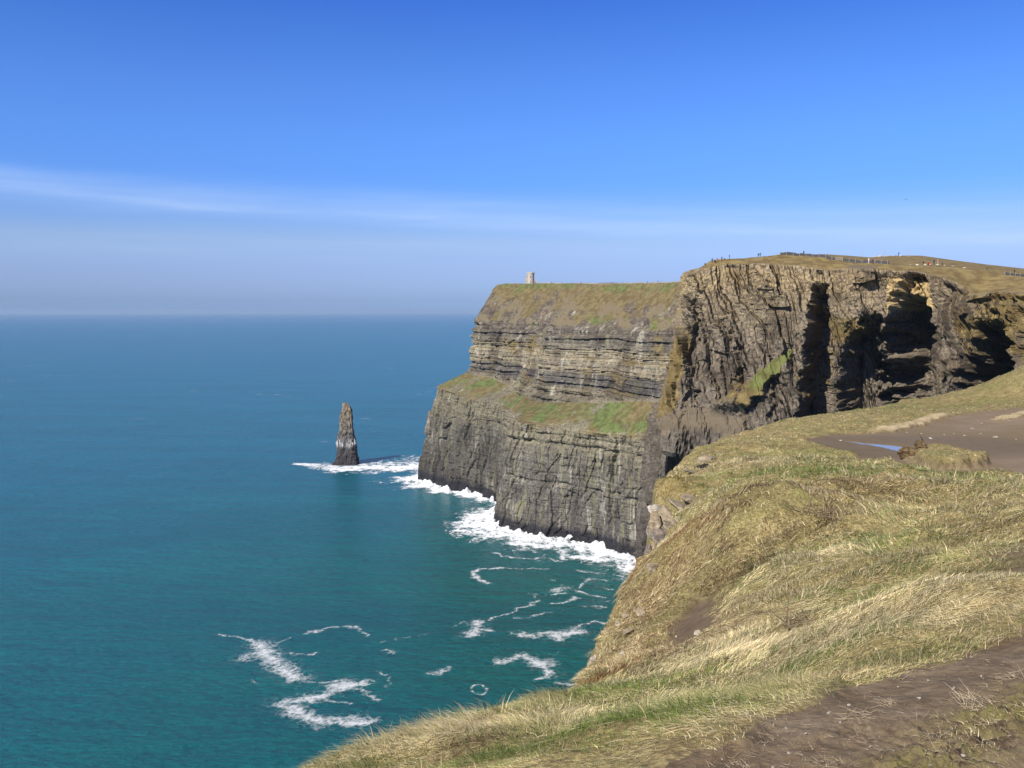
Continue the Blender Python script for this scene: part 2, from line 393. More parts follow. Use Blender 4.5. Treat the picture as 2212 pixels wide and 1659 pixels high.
def make_headland():
    cols = []
    for cpts in HC:
        rows = [at(*q) for q in cpts]
        rows[-1] = atz(cpts[-1][0], cpts[-1][1], -3.0) if cpts[-1][1] > 700 else rows[-1]
        k = atz(cpts[-1][0], cpts[-1][1], 0.0)[1] / cpts[-1][2]
        rows = [at(q[0], q[1], q[2] * k) for q in cpts[:-1]] + [atz(cpts[-1][0], cpts[-1][1], -3.0)]
        back = rows[0].copy(); back[1] += 500; back[2] += 4
        cols.append([back] + rows)
    G, rr, cc = loft(cols, [4, 24, 62, 96, 54, 116], [30, 26, 34, 62, 74, 34, 46, 44, 88, 130, 110, 80, 60])
    G = blur_rows(G, 5, 1)
    N = outward(G)
    d = np.linalg.norm(np.diff(G[-1, :, :2], axis=0), axis=1)
    s = np.r_[0, np.cumsum(d)][None, :] + 0 * G[..., 2]
    z = G[..., 2]
    RR = rr[:, None] + 0 * z
    face = sstep(1.75, 2.3, RR)                             # no rock relief on the plateau
    upper = sstep(2.9, 3.1, RR) * (1 - sstep(3.92, 4.08, RR))
    ledge = sstep(3.95, 4.1, RR) * (1 - sstep(4.85, 5.0, RR))
    lower = sstep(4.92, 5.02, RR)
    brow = sstep(1.9, 2.1, RR) * (1 - sstep(2.85, 3.05, RR))
    zb = z + 2.2 * fbm(s / 90.0, z / 120.0, 3, 2) + 0.035 * s * 0.25
    # beds of different hardness, each sticking out by its own amount
    th = 2.6
    bed = np.floor(zb / th + 0.7 * noise2(zb / 9.0, 0 * zb, 8)); bo = hf(bed, np.int64(11)) - 0.5
    bed2 = np.floor(zb / 0.95 + 0.5); bo2 = hf(bed2, np.int64(29)) - 0.5
    along = 0.5 + 0.9 * np.abs(noise2(s / 26.0 + bed * 7.7, bed * 3.1, 5))
    strata = bo * 3.2 * along + bo2 * 1.1
    # blocks between joints
    jw = 5.0 + 4.0 * hf(bed, np.int64(3))
    blk = hf(np.floor(s / jw + hf(bed, np.int64(4)) * 9), bed, np.int64(7)) - 0.5
    f1, f2, cid = worley(s / 11.0, z / 26.0, 21)
    butt = fbm(s / 34.0, z / 150.0, 14, 3) * 4.5
    f1b, f2b, cidb = worley(s / 4.2, z / 6.5, 31)
    off = upper * (strata * 1.15 + blk * 1.4 + butt + (cid - 0.5) * 2.0)
    off += lower * (butt * 0.9 + (cid - 0.5) * 3.0 + strata * 0.26 + blk * 0.7 + (cidb - 0.5) * 1.7 + (hf(np.floor(s / 6.5 + 0.8 * noise2(s / 9, z / 30, 18)).astype(np.int64), np.floor(z / 22.0).astype(np.int64), np.int64(77)) - 0.5) * 2.2)
    off += brow * (butt * 1.2 + fbm(s / 7.0, z / 6.0, 17, 5, 0.6) * 1.3 + np.minimum(0, noise2(s / 16.0, z / 12.0, 12)) * 3.0)
    off += ledge * (fbm(s / 14.0, z / 7.0, 19, 4) * 1.6)
    # a few long overhung shadow lines
    for zc, h, dep, s0, s1 in ((147, 1.6, 3.2, 100, 420), (128, 1.2, 2.4, 120, 330), (110.5, 1.5, 3.4, 130, 330), (101.5, 1.2, 3.0, 130, 210), (96.5, 2.0, 3.0, 330, 470), (66, 1.4, 2.6, 300, 620), (72, 1.0, 1.8, 330, 620), (38, 1.2, 2.4, 380, 560)):
        wv = zc + 1.2 * noise2(s / 30.0, 0 * s, int(zc))
        off -= dep * np.exp(-((z - wv) / h) ** 2) * sstep(s0 - 12, s0 + 12, s) * (1 - sstep(s1 - 12, s1 + 12, s)) * (0.35 + 0.65 * sstep(-0.15, 0.2, noise2(s / 14.0, 0 * s + zc, 44)))
    off += -4.0 * lower * sstep(0.0, 0.0 + 1e-6, 6 - z) * 0
    env = face * sstep(0, 3, np.abs(z) + 3)
    P = G + N * (off * env)[..., None]
    P[..., 2] += (1 - face) * fbm(G[..., 0] / 30, G[..., 1] / 30, 41, 3) * 0.8
    # how grassy: brow and ledges, and any bed top that lies flat enough
    slope = np.gradient(P[..., 2], axis=0); run = np.hypot(np.gradient(P[..., 0], axis=0), np.gradient(P[..., 1], axis=0))
    flat = np.clip(run / np.maximum(np.abs(slope) + run, 1e-5), 0, 1)
    gr = (1 - sstep(1.9, 2.2, RR)) * 1.2
    dn = fbm(s / 45.0, z / 20.0, 51, 3)
    gr = np.maximum(gr, brow * (0.86 - 0.72 * sstep(2.28, 2.98, RR) + 0.55 * dn + 0.35 * fbm(s / 14.0, z / 9.0, 53, 3) * sstep(2.1, 2.5, RR)) - 0.55 * sstep(300, 330, s) * (1 - sstep(395, 420, s)) * brow * sstep(2.2, 2.6, RR))
    gr = np.maximum(gr, (ledge + 0.55 * sstep(4.9, 4.95, RR) * (1 - sstep(4.95, 5.22, RR))) * (0.84 + 0.45 * dn + 0.25 * fbm(s / 8.0, z / 8.0, 57, 3)) - 0.35 * sstep(4.4, 5.1, RR) * ledge)
    gr = np.maximum(gr, upper * (0.10 + 0.42 * flat + 0.45 * dn * sstep(150, 300, s)))
    gr = np.maximum(gr, lower * (0.10 + 0.25 * flat))
    lush = ledge * (0.38 + 0.9 * np.maximum(0, fbm(s / 40.0, z / 12.0, 61, 2))) + (1 - sstep(2.0, 2.25, RR)) * 0.30 + brow * (0.18 + 0.3 * dn)
    sc = np.interp(6.6, cc, s[-1])
    tone = lower * (1 - sstep(sc - 6, sc + 6, s)) * (0.55 + 0.5 * fbm(s / 30, z / 30, 66, 3)) * sstep(0.0, 0.5, 0.6 - 0.012 * (z - 40)) + upper * 0.9 * sstep(0.1, 0.45, fbm(s / 38.0, z / 60.0, 67, 3))
    tone = np.clip(tone, 0, 1)
    o = mesh_from('headland', P.reshape(-1, 3), grid_quads(*z.shape),
                  mats=[rock_material('headland_rock',
                        [(0, (0.060, 0.055, 0.052)), (30, (0.082, 0.075, 0.066)), (55, (0.100, 0.092, 0.076)), (66, (0.135, 0.122, 0.088)), (78, (0.155, 0.138, 0.098)), (88, (0.115, 0.105, 0.078)), (100, (0.175, 0.152, 0.108)),
                         (103, (0.080, 0.074, 0.072)), (112, (0.085, 0.078, 0.074)), (115, (0.26, 0.225, 0.155)), (120, (0.15, 0.13, 0.10)), (124, (0.25, 0.215, 0.15)), (131, (0.20, 0.175, 0.125)), (136, (0.10, 0.09, 0.075)), (144, (0.085, 0.070, 0.058)), (160, (0.095, 0.074, 0.055)), (188, (0.09, 0.075, 0.05))],
                        7.0, streak=0.8, gain=1.5, earth=(0.150, 0.118, 0.070), cast=(1.03, 1.0, 0.93), grass_hi=(0.165, 0.130, 0.058), grass_lo=(0.115, 0.145, 0.045), warm=(0.36, 0.31, 0.235))],
                  attrs={'grass': gr.ravel(), 'lush': lush.ravel(), 'earth': (brow * 0.62 * sstep(-0.1, 0.5, fbm(s / 20.0, z / 12.0, 58, 4)) + 0.3 * brow * sstep(2.1, 2.6, RR)).ravel() * 0.72, 'sand': (0 * gr).ravel(), 'tone': tone.ravel()}, smooth=False)
    tag(o, kind='structure')
    return P
HP = make_headland()

# ---- the nearer cliff: leaning columns, deep gullies, visitors along its top
MC = [  # per column: far plateau, crest, lip (top of rock), lower face (view x, view y, distance)
    [(1900, 600, 700), (1600, 603, 560), (1585, 640, 548), (1560, 920, 540)],
    [(1760, 590, 600), (1560, 585, 470), (1520, 620, 462), (1470, 920, 450)],
    [(1680, 565, 470), (1530, 566, 408), (1500, 588, 402), (1425, 905, 386)],
    [(1640, 560, 440), (1540, 561, 396), (1505, 584, 391), (1432, 905, 374)],
    [(1670, 556, 440), (1585, 559, 396), (1570, 571, 388), (1500, 920, 368)],
    [(1720, 552, 440), (1650, 554, 396), (1645, 572, 382), (1600, 925, 360)],
    [(1780, 549, 450), (1710, 551, 398), (1715, 575, 378), (1690, 920, 354)],
    [(1830, 552, 460), (1775, 556, 392), (1780, 584, 372), (1760, 920, 350)],
    [(1880, 556, 470), (1850, 568, 382), (1850, 580, 367), (1835, 910, 343)],
    [(1930, 552, 480), (1925, 573, 374), (1922, 584, 362), (1905, 900, 338)],
    [(1990, 552, 480), (1995, 575, 366), (1990, 588, 355), (1975, 890, 330)],
    [(2060, 562, 470), (2060, 577, 362), (2050, 604, 346), (2040, 880, 322)],
    [(2130, 571, 460), (2130, 586, 360), (2110, 640, 338), (2105, 870, 316)],
    [(2212, 580, 450), (2190, 597, 352), (2170, 628, 332), (2165, 860, 310)],
    [(2330, 590, 420), (2300, 604, 332), (2270, 640, 316), (2260, 860, 297)],
    [(2560, 600, 380), (2520, 612, 292), (2480, 650, 277), (2460, 860, 262)],
    [(2900, 640, 330), (2850, 650, 232), (2800, 690, 219), (2760, 860, 205)],
    [(3500, 660, 280), (3400, 690, 150), (3350, 730, 142), (3300, 900, 134)],
]
def make_cliff():
    cols = []
    for cp in MC:
        r = [at(*q) for q in cp]
        back = r[0].copy(); back[1] += 260; back[0] += 60; back[2] += 5
        lo = r[3]; up = r[2]
        d = (lo[:2] - up[:2]) / max(up[2] - lo[2], 1)
        foot = np.r_[lo[:2] + d * 0.35 * (lo[2] + 3) , -3.0]
        m1 = np.r_[lo[:2] * 0.45 + up[:2] * 0.55, lo[2] * 0.45 + up[2] * 0.55]
        cols.append([back, r[0], r[1], r[2], m1, lo, foot])
    G, rr, cc = loft(cols, [3, 22, 16, 90, 90, 60], [20, 24, 26, 40, 70, 80, 80, 80, 80, 80, 80, 80, 80, 70, 60, 40, 30])
    G = blur_rows(G, 12, 1)
    N = outward(G)
    d = np.linalg.norm(np.diff(G[3 + 22 + 16, :, :2], axis=0), axis=1)
    s1 = np.r_[0, np.cumsum(d)]
    s = s1[None, :] + 0 * G[..., 2]
    z = G[..., 2]
    RR = rr[:, None] + 0 * z
    CCOL = cc[None, :] + 0 * z
    face = sstep(2.75, 3.12, RR)
    lipz = G[3 + 22 + 16, :, 2][None, :] + 0 * z
    dz = lipz - z                                            # metres below the lip
    wz = z + 3 * fbm(s / 20, z / 20, 4, 2)
    sl = s - 0.46 * dz + 3.2 * fbm(s / 13.0, z / 32.0, 3, 3) + 0.5 * noise2(s / 2.0, z / 2.0, 6)   # columns lean
    def columns(w, seed, hgt):
        # irregular upright columns, each standing proud at its right edge, broken off at different heights
        k0 = np.floor(sl / w); br = np.floor(wz / hgt + 5 * hf(k0.astype(np.int64), np.int64(seed)))
        u = sl / w + 0.22 * (hf(k0.astype(np.int64), br.astype(np.int64), np.int64(seed + 1)) - 0.5)
        k = np.floor(u).astype(np.int64); v = u - k; br = np.floor(wz / hgt + 5 * hf(k, np.int64(seed + 2))).astype(np.int64)
        return v ** 1.3 * (0.45 + 0.8 * hf(k, br, np.int64(seed + 3))) + 0.9 * (hf(k, br, np.int64(seed + 4)) - 0.5)
    wl = 0.55 + 0.45 * sstep(-0.2, 0.3, noise2(s / 22, z / 30, 16))
    off = columns(7.5, 11, 26.0) * 2.9 + columns(3.4, 23, 11.0) * 1.8 * wl + columns(1.7, 37, 5.0) * 0.8 * wl
    f1b, f2b, cidb = worley(sl / 2.6 + 0.3 * noise2(s / 2, z / 2, 61), wz / 4.2 + 0.3 * noise2(s / 2, z / 2, 62), 15)
    off += (cidb - 0.5) * 0.7
    off += fbm(s / 26.0, z / 40.0, 71, 3) * 3.2 + fbm(s / 5.0, z / 5.0, 72, 4) * 0.45
    # right half: rounder, more broken rock
    rough = sstep(7.2, 8.4, CCOL)
    off += rough * (fbm(s / 12.0, z / 14.0, 81, 5) * 3.8 + ridged(s / 6.0, z / 7.0, 83, 3) * 0.8)
    # deep gullies: (column position, lean, half width, depth, top depth fraction)
    def cpos(c): return np.interp(c, cc, s1)
    for c0, lean, hw, dep, zt, zb in ((6.88, 0.03, 5.6, 30, 4, 200), (8.62, -0.10, 7.0, 32, 16, 200), (9.72, 0.0, 11.5, 46, 3, 200), (10.15, -0.02, 3.0, 8, 0, 60),
                                      (12.55, 0.0, 11.5, 46, 8, 200), (11.3, 0.0, 3.4, 16, 42, 200), (8.02, 0.0, 2.2, 7, 20, 70), (11.6, 0.10, 2.6, 9, 22, 80), (13.75, 0.0, 6.0, 18, 6, 200), (4.0, 0.26, 1.7, 5, 22, 80), (4.75, 0.26, 1.6, 4, 30, 95), (5.6, 0.22, 1.7, 5, 26, 62), (3.15, 0.12, 1.5, 4, 10, 90)):
        wd = hw * (0.40 + 0.60 * sstep(0, 38, dz))
        u = (s - cpos(c0) - lean * dz - 2.2 * fbm(dz / 14.0, s / 40.0 + c0, 33, 3) - 1.6 * fbm(s / 5.0, dz / 5.0 + c0, 34, 4)) / wd
        sh = sstep(1.15, 0.45, np.abs(u))
        off -= dep * sh * sstep(zt - 4, zt + 20, dz + 4 * fbm(s / 4.0, dz / 6.0, 35, 3)) * (1 - sstep(zb, zb + 15, dz))
    # soil and turf overhang at the lip, undercut just below
    off -= 2.6 * np.exp(-((dz - 2.4) / 1.3) ** 2) * sstep(8.0, 8.6, CCOL) * (0.3 + 0.7 * sstep(-0.1, 0.2, noise2(s / 9.0, 0 * s, 91)))
    off -= 1.4 * np.exp(-((dz - 1.5) / 1.0) ** 2) * (1 - sstep(8.0, 8.6, CCOL)) * sstep(-0.1, 0.3, noise2(s / 7.0, 0 * s, 92))
    # hollow sea cave and broken ribs low on the prow
    off -= 9.0 * sstep(2.45, 2.6, CCOL) * (1 - sstep(2.95, 3.1, CCOL)) * sstep(66, 70, dz + 2 * noise2(s / 3, z / 3, 93)) * (1 - sstep(84, 92, dz)) + 8.0 * sstep(3.25, 3.35, CCOL) * (1 - sstep(3.6, 3.75, CCOL)) * sstep(76, 80, dz) * (1 - sstep(90, 100, dz))
    # a grassy apron leaning against the foot of the main face
    ap = sstep(1.0, 0.45, np.abs(s - cpos(6.15) + 0.75 * (dz - 33)) / (1.8 + 0.20 * np.clip(dz - 30, 0, 40)) + 0.45 * fbm(s / 5, z / 5, 95, 4)) * sstep(30, 36, dz) * (1 - sstep(54, 62, dz))
    off = off * (1 - 0.8 * ap) + ap * np.clip(0.45 * (dz - 30), 0, 8)
    e2 = sstep(2.75, 3.1, CCOL) * (1 - sstep(4.9, 5.5, CCOL)) * np.exp(-((dz - 63 - 3 * noise2(s / 8, 0 * s, 94)) / 6.5) ** 2)
    off = off * (1 - 0.75 * e2) + 2.0 * e2
    sand = face * sstep(8.9, 9.1, CCOL) * (1 - sstep(10.3, 10.6, CCOL)) * sstep(2, 4, dz) * (1 - sstep(12, 20, dz)) * 0.9 + face * 0.42 * sstep(0, 3, dz) * (1 - sstep(8, 20, dz)) * (1 - sstep(8.0, 8.5, CCOL))
    P = G + N * (off * face)[..., None]
    top = 1 - face
    P[..., 2] += top * (fbm(G[..., 0] / 12, G[..., 1] / 12, 43, 4) * 0.55) * sstep(1.0, 1.9, RR)
    slope = np.gradient(P[..., 2], axis=0); run = np.hypot(np.gradient(P[..., 0], axis=0), np.gradient(P[..., 1], axis=0))
    flat = np.clip(run / np.maximum(np.abs(slope) + run, 1e-5), 0, 1)
    dn = fbm(s / 20.0, z / 14.0, 55, 3)
    gr = top * 1.1
    gr = np.maximum(gr, face * (0.10 + 0.40 * flat * sstep(0.3, 0.8, flat) + 0.30 * dn - 0.35 * sstep(8.4, 9.0, CCOL)))
    gr = np.maximum(gr, ap * (1.05 - 0.45 * sstep(44, 58, dz)) - 0.1)
    gr = np.maximum(gr, face * sstep(2.05, 2.7, CCOL) * (1 - sstep(3.15, 3.6, CCOL)) * (0.15 + 0.62 * sstep(16, 34, dz) * (1 - sstep(56, 64, dz)) + 0.3 * dn) * (1 - sstep(60, 68, dz)))
    gr = np.maximum(gr, face * sstep(11.0, 11.4, CCOL) * (1 - sstep(14, 40, dz + 14 * dn)) * (0.62 + 0.3 * dn))
    gr = np.maximum(gr, face * sstep(7.0, 7.3, CCOL) * (1 - sstep(8.2, 8.6, CCOL)) * np.exp(-((dz - 24) / 7.0) ** 2) * 0.8)
    lush = ap * 0.95 * sstep(0.20, 0.6, ap + 0.3 * dn) * (1 - sstep(43, 54, dz + 5 * dn)) + top * 0.1 + face * 0.12
    earth = sstep(1.0, 4.0, dz) * (1 - sstep(4.0, 8.0, dz)) * 0.5 * face * sstep(8.0, 8.6, CCOL) + top * sstep(2.2, 2.6, RR) * np.exp(-((CCOL - 8.2) / 0.55) ** 2) * 0.9
    earth += 0.75 * e2
    earth += face * np.exp(-((s - cpos(11.35)) / 8.5) ** 2 - ((dz - 30) / 9.0) ** 2) * 0.75
    o = mesh_from('cliff', P.reshape(-1, 3), grid_quads(*z.shape),
                  mats=[rock_material('cliff_rock',
                        [(0, (0.050, 0.046, 0.046)), (90, (0.085, 0.074, 0.062)), (125, (0.115, 0.098, 0.076)), (150, (0.145, 0.120, 0.088)), (163, (0.185, 0.150, 0.100)), (178, (0.205, 0.160, 0.098)), (190, (0.21, 0.165, 0.10))],
                        7.0, fine=1.7, bedding=0.25, gain=1.6, earth=(0.135, 0.105, 0.068), cast=(1.03, 1.0, 0.93), warm=(0.26, 0.205, 0.13), grass_hi=(0.205, 0.155, 0.062), grass_lo=(0.125, 0.135, 0.040))],
                  attrs={'grass': gr.ravel(), 'lush': lush.ravel(), 'earth': earth.ravel(), 'sand': sand.ravel(), 'tone': np.clip(0.6 * sstep(0.05, 0.55, fbm(s / 16.0, z / 24.0, 68, 4)) * face, 0, 1).ravel()}, smooth=False)
    tag(o, kind='structure')
    return P, rr, cc
MP, MRR, MCC = make_cliff()

# ---- the sea stack
def make_stack():
    D = float(atz(745, 1005, 0.0)[1])
    prof = [(872.5, 737, 747), (879, 736, 753), (886, 735, 756.5), (905, 733, 757.5), (920, 731, 759), (940, 728, 763), (955, 726, 765), (965, 725.5, 767), (975, 726, 767.5), (985, 726, 768), (993, 724, 769), (999, 719, 772), (1005, 713, 774), (1012, 706, 778)]
    zs, xl, xr = [], [], []
    for vy, a, b in prof:
        zs.append(at(a, vy, D)[2]); xl.append(at(a, vy, D)[0]); xr.append(at(b, vy, D)[0])
    zs = np.array(zs)[::-1]; xl = np.array(xl)[::-1]; xr = np.array(xr)[::-1]
    zz = np.linspace(zs[0] - 2.5, zs[-1], 150); nt = 220
    th = np.linspace(0, 2 * math.pi, nt, endpoint=False)
    a = np.interp(zz, zs, xl); b = np.interp(zz, zs, xr)
    cxx = (a + b) / 2; hw = (b - a) / 2
    Z, T = np.meshgrid(zz, th, indexing='ij')
    sq = (np.abs(np.cos(T)) ** 4.5 + np.abs(np.sin(T)) ** 4.5) ** (-1 / 4.5)
    hwz = hw[:, None]; dep = hwz * 0.62 + 1.0
    per = T * 12.0
    bed = np.floor(Z / 2.7 + 0.4 * noise2(Z / 6, 0 * Z, 2)); bo = hf(bed, np.int64(5)) - 0.5
    f1, f2, cid = worley(per / 3.0, Z / 8.0, 3)
    rel = 1 + 0.07 * bo + 0.24 * (cid - 0.5) * sstep(2, 12, Z) + 0.10 * fbm(per / 4.0, Z / 5.0, 6, 3)
    rel = rel - 0.07 * sstep(0.14, 0.0, f2 - f1)
    # sea cave at the foot of the lit side, on the left
    cave = np.exp(-((T - R(252)) / 0.20) ** 2 - ((Z - 14) / 4.5) ** 2)
    rel = rel - 0.34 * cave
    rel = np.where(Z > zs[-1] - 1.5, rel * 0.93, rel)
    rot = R(-14)
    lx = np.cos(T) * sq * hwz * rel * 0.97; ly = np.sin(T) * sq * dep * rel
    X = cxx[:, None] + lx; Y = D + 8 + ly
    V = np.stack((X, Y, Z), -1).reshape(-1, 3)
    i = np.arange(150 * nt).reshape(150, nt); j = np.roll(i, -1, 1)
    q = np.stack((i[:-1], j[:-1], j[1:], i[1:]), -1).reshape(-1, 4)
    topc = len(V); V = np.vstack((V, [[cxx[-1], D + 8, zs[-1] + 0.8]]))
    tr = np.stack((i[-1], j[-1], np.full(nt, topc)), -1)
    t = NT('stack_rock')
    p = t.pos(); zc = t.n('ShaderNodeSeparateXYZ', {0: p}).outputs[2]
    n1 = t.noise(p, 0.35, 6, 0.7); n2 = t.noise(t.pos(scale=(0.6, 0.6, 0.06)), 1.0, 5, 0.65)
    c = t.ramp(t.math('DIVIDE', zc, 70.0), [(0.0, (0.035, 0.030, 0.032)), (0.14, (0.055, 0.045, 0.042)), (0.20, (0.070, 0.062, 0.058)), (0.40, (0.125, 0.112, 0.095)), (0.60, (0.215, 0.175, 0.125)), (1.0, (0.26, 0.20, 0.13))])
    c = t.mix(t.ramp(n1, [(0.38, 0.8), (0.56, 0.0)]), c, (0.030, 0.028, 0.030))
    gu = t.math('MULTIPLY', t.ramp(n2, [(0.46, 0.0), (0.56, 1.0)]), t.ramp(t.math('ADD', t.math('DIVIDE', zc, 70.0), t.math('MULTIPLY', t.math('SUBTRACT', n1, 0.5), 0.12)), [(0.24, 0.0), (0.31, 1.0), (0.345, 1.0), (0.42, 0.0)]))
    c = t.mix(gu, c, (0.46, 0.45, 0.43))
    m = t.p(Base_Color=c, Roughness=0.9, Specular_IOR_Level=0.2, Normal=t.bump(n1, 0.5, 0.8))
    o = mesh_from('sea_stack', V, q, tr, mats=[m], smooth=False)
    tag(o, 'tall narrow rock stack standing alone in the sea with a white band of droppings', 'sea stack')
    return cxx[0], D + 8
STX, STY = make_stack()
# ------------------------------------------------------------------ the grassy promontory the camera stands on
EDGE = [(-9, -60, 157), (-7, -20, 157.2), (-4.5, -4, 157.2), (-2.9, 2.5, 157.1)]
for vx, vy, D in ((665, 1659, 6.0), (850, 1592, 6.6), (1000, 1548, 7.2), (1120, 1520, 7.9), (1215, 1502, 8.8), (1248, 1488, 10.5), (1268, 1462, 13.5), (1283, 1420, 15.5), (1308, 1372, 17.5), (1350, 1290, 20.5), (1400, 1198, 24.0),
                  (1436, 1168, 26.2), (1474, 1112, 29.2), (1474, 1088, 31.2), (1424, 1086, 32.4), (1418, 1062, 34.6), (1436, 1035, 36.6), (1500, 985, 43), (1560, 948, 50), (1700, 906, 60), (1840, 887, 66), (1950, 866, 72), (2080, 851, 78), (2145, 822, 78), (2212, 790, 72), (2320, 740, 68)):
    EDGE.append(tuple(at(vx, vy, D)))
EDGE += [(75, 100, 163), (120, 130, 166)]
EDGE = np.array(EDGE)
CTRL = [tuple(p) for p in EDGE]
for vx, vy, z in ((900, 1659, 157.35), (1200, 1659, 157.95), (1500, 1659, 158.25), (1800, 1659, 158.3), (2212, 1659, 158.3), (1654, 1561, 158.2), (1800, 1490, 158.15), (2027, 1431, 158.1), (2212, 1372, 158.05),
                  (2212, 1290, 157.95), (2000, 1372, 157.7), (1700, 1420, 157.25), (1600, 1500, 157.4), (1350, 1560, 157.1), (1450, 1480, 156.7), (1850, 1300, 156.45), (2100, 1290, 157.4), (1500, 1335, 155.25), (1400, 1410, 154.75), (1620, 1310, 155.9),
                  (1600, 1105, 155.35), (1550, 1200, 155.0), (1470, 1230, 154.5), (1690, 1190, 155.55), (1800, 1110, 155.6), (2000, 1150, 156.25), (2212, 1100, 156.7), (2200, 1225, 157.3), (2150, 1050, 155.7), (1900, 1010, 154.7), (1700, 1000, 154.6),
                  (1600, 1045, 154.8), (1500, 1075, 154.2), (2050, 1022, 154.5), (2200, 1015, 154.8), (1830, 985, 154.05), (1950, 962, 153.9), (2080, 966, 153.9), (2200, 955, 154.0), (2212, 920, 153.95), (2050, 930, 153.8), (1900, 918, 153.7), (2000, 885, 153.5), (1760, 945, 153.7), (2212, 850, 154.2)):
    CTRL.append(tuple(atz(vx, vy, z)))
CTRL += [(0, 0, 158.3), (3, 0, 158.3), (-2, 0, 158.1), (6, 1, 158.35), (10, 0, 158.5), (0, -6, 158.4), (20, -20, 159.5), (5, -20, 158.5), (25, 5, 158.8), (40, 20, 158.6), (40, 50, 156.8), (60, 40, 159.5), (90, 60, 163), (60, 75, 158.5), (110, 0, 164), (30, 30, 156.2)]
CTRL = np.array(CTRL)
def _tps(A, B):
    d2 = (A[:, None, 0] - B[None, :, 0]) ** 2 + (A[:, None, 1] - B[None, :, 1]) ** 2
    return 0.5 * d2 * np.log(np.maximum(d2, 1e-9))
_n = len(CTRL)
_K = np.zeros((_n + 3, _n + 3))
_K[:_n, :_n] = _tps(CTRL, CTRL) + np.eye(_n) * 0.6
_K[:_n, _n:] = np.c_[np.ones(_n), CTRL[:, :2]]; _K[_n:, :_n] = _K[:_n, _n:].T
_w = np.linalg.solve(_K, np.r_[CTRL[:, 2], 0, 0, 0])
def base_height(x, y):
    sh = x.shape; P = np.c_[x.ravel(), y.ravel()]; out = np.empty(len(P))
    for i in range(0, len(P), 100000):
        Q = P[i:i + 100000]
        out[i:i + 100000] = _tps(Q, CTRL) @ _w[:_n] + _w[_n] + Q @ _w[_n + 1:]
    return out.reshape(sh)
POLY = np.vstack((EDGE[:, :2], [(200, 120), (200, -80), (-9, -80)]))
def inside(poly, x, y):
    r = np.zeros(x.shape, bool)
    for (x0, y0), (x1, y1) in zip(poly, np.roll(poly, -1, 0)):
        if y0 == y1: continue
        r ^= ((y0 > y) != (y1 > y)) & (x < (x1 - x0) * (y - y0) / (y1 - y0) + x0)
    return r
def nearest(pl, x, y):
    """distance to, and nearest point on, an open polyline"""
    bd = np.full(x.shape, 1e9); bx = np.zeros(x.shape); by = np.zeros(x.shape)
    for (x0, y0), (x1, y1) in zip(pl[:-1], pl[1:]):
        dx, dy = x1 - x0, y1 - y0
        t = np.clip(((x - x0) * dx + (y - y0) * dy) / max(dx * dx + dy * dy, 1e-9), 0, 1)
        qx = x0 + t * dx; qy = y0 + t * dy; d = np.hypot(x - qx, y - qy)
        m = d < bd
        bd = np.where(m, d, bd); bx = np.where(m, qx, bx); by = np.where(m, qy, by)
    return bd, bx, by
def ground_pts(pts):
    """view points -> points on the smooth ground"""
    vx, vy = np.array(pts, float).T
    rx, rz = ray(vx, vy)
    D = np.full(len(vx), 2.0); done = np.zeros(len(vx), bool)
    while not done.all() and D.max() < 130:
        z = base_height(rx * D, D)
        done |= (CAMZ + rz * D) <= z
        D = np.where(done, D, D * 1.01)
    return np.stack((rx * D, D), -1)

PATH = np.vstack((ground_pts([(1405, 1659), (1472, 1646), (1530, 1620), (1588, 1599), (1654, 1561), (1724, 1524), (1817, 1482), (1934, 1454), (2027, 1431), (2120, 1403), (2212, 1368), (2300, 1325)]), [(12, 7.5), (12, -4), (0.2, -4), (0.1, 2.0)]))
MUD2 = ground_pts([(2212, 1150), (2160, 1190), (2140, 1225), (2160, 1262), (2212, 1285), (2400, 1270), (2400, 1150)])
MUDF = ground_pts([(1750, 956), (1775, 949), (1820, 944), (1885, 940), (1945, 926), (1990, 914), (2050, 900), (2110, 890), (2212, 880), (2400, 878), (2400, 1035), (2212, 1024), (2130, 1021), (2050, 1019), (1981, 1010), (1897, 994), (1860, 984), (1825, 975), (1760, 966)])
ISLE = ground_pts([(1976, 1000), (1972, 986), (1990, 978), (2030, 975), (2080, 980), (2110, 990), (2130, 1003), (2090, 1014), (2030, 1012)])
TANS = ground_pts([(1880, 936), (1900, 927), (1955, 919), (1990, 903), (2030, 894), (2055, 897), (2020, 909), (1985, 921), (1940, 933)])
TAN2 = ground_pts([(2135, 905), (2180, 897), (2235, 888), (2240, 894), (2185, 903), (2150, 909)])
SOIL = ground_pts([(1450, 1335), (1472, 1300), (1520, 1280), (1548, 1255), (1562, 1295), (1540, 1340), (1518, 1375), (1465, 1392), (1445, 1365)])
PUD = ground_pts([(1808, 954), (1855, 959), (1905, 965), (1955, 971), (1990, 974), (2010, 972), (2003, 968), (1962, 963), (1916, 959), (1856, 955)])
PUDC = PUD.mean(0); PUDZ = 153.815
RIDGE = ground_pts([(1950, 1680), (2027, 1628), (2100, 1585), (2160, 1550), (2212, 1515), (2330, 1450)])     # turned-up turf across the path

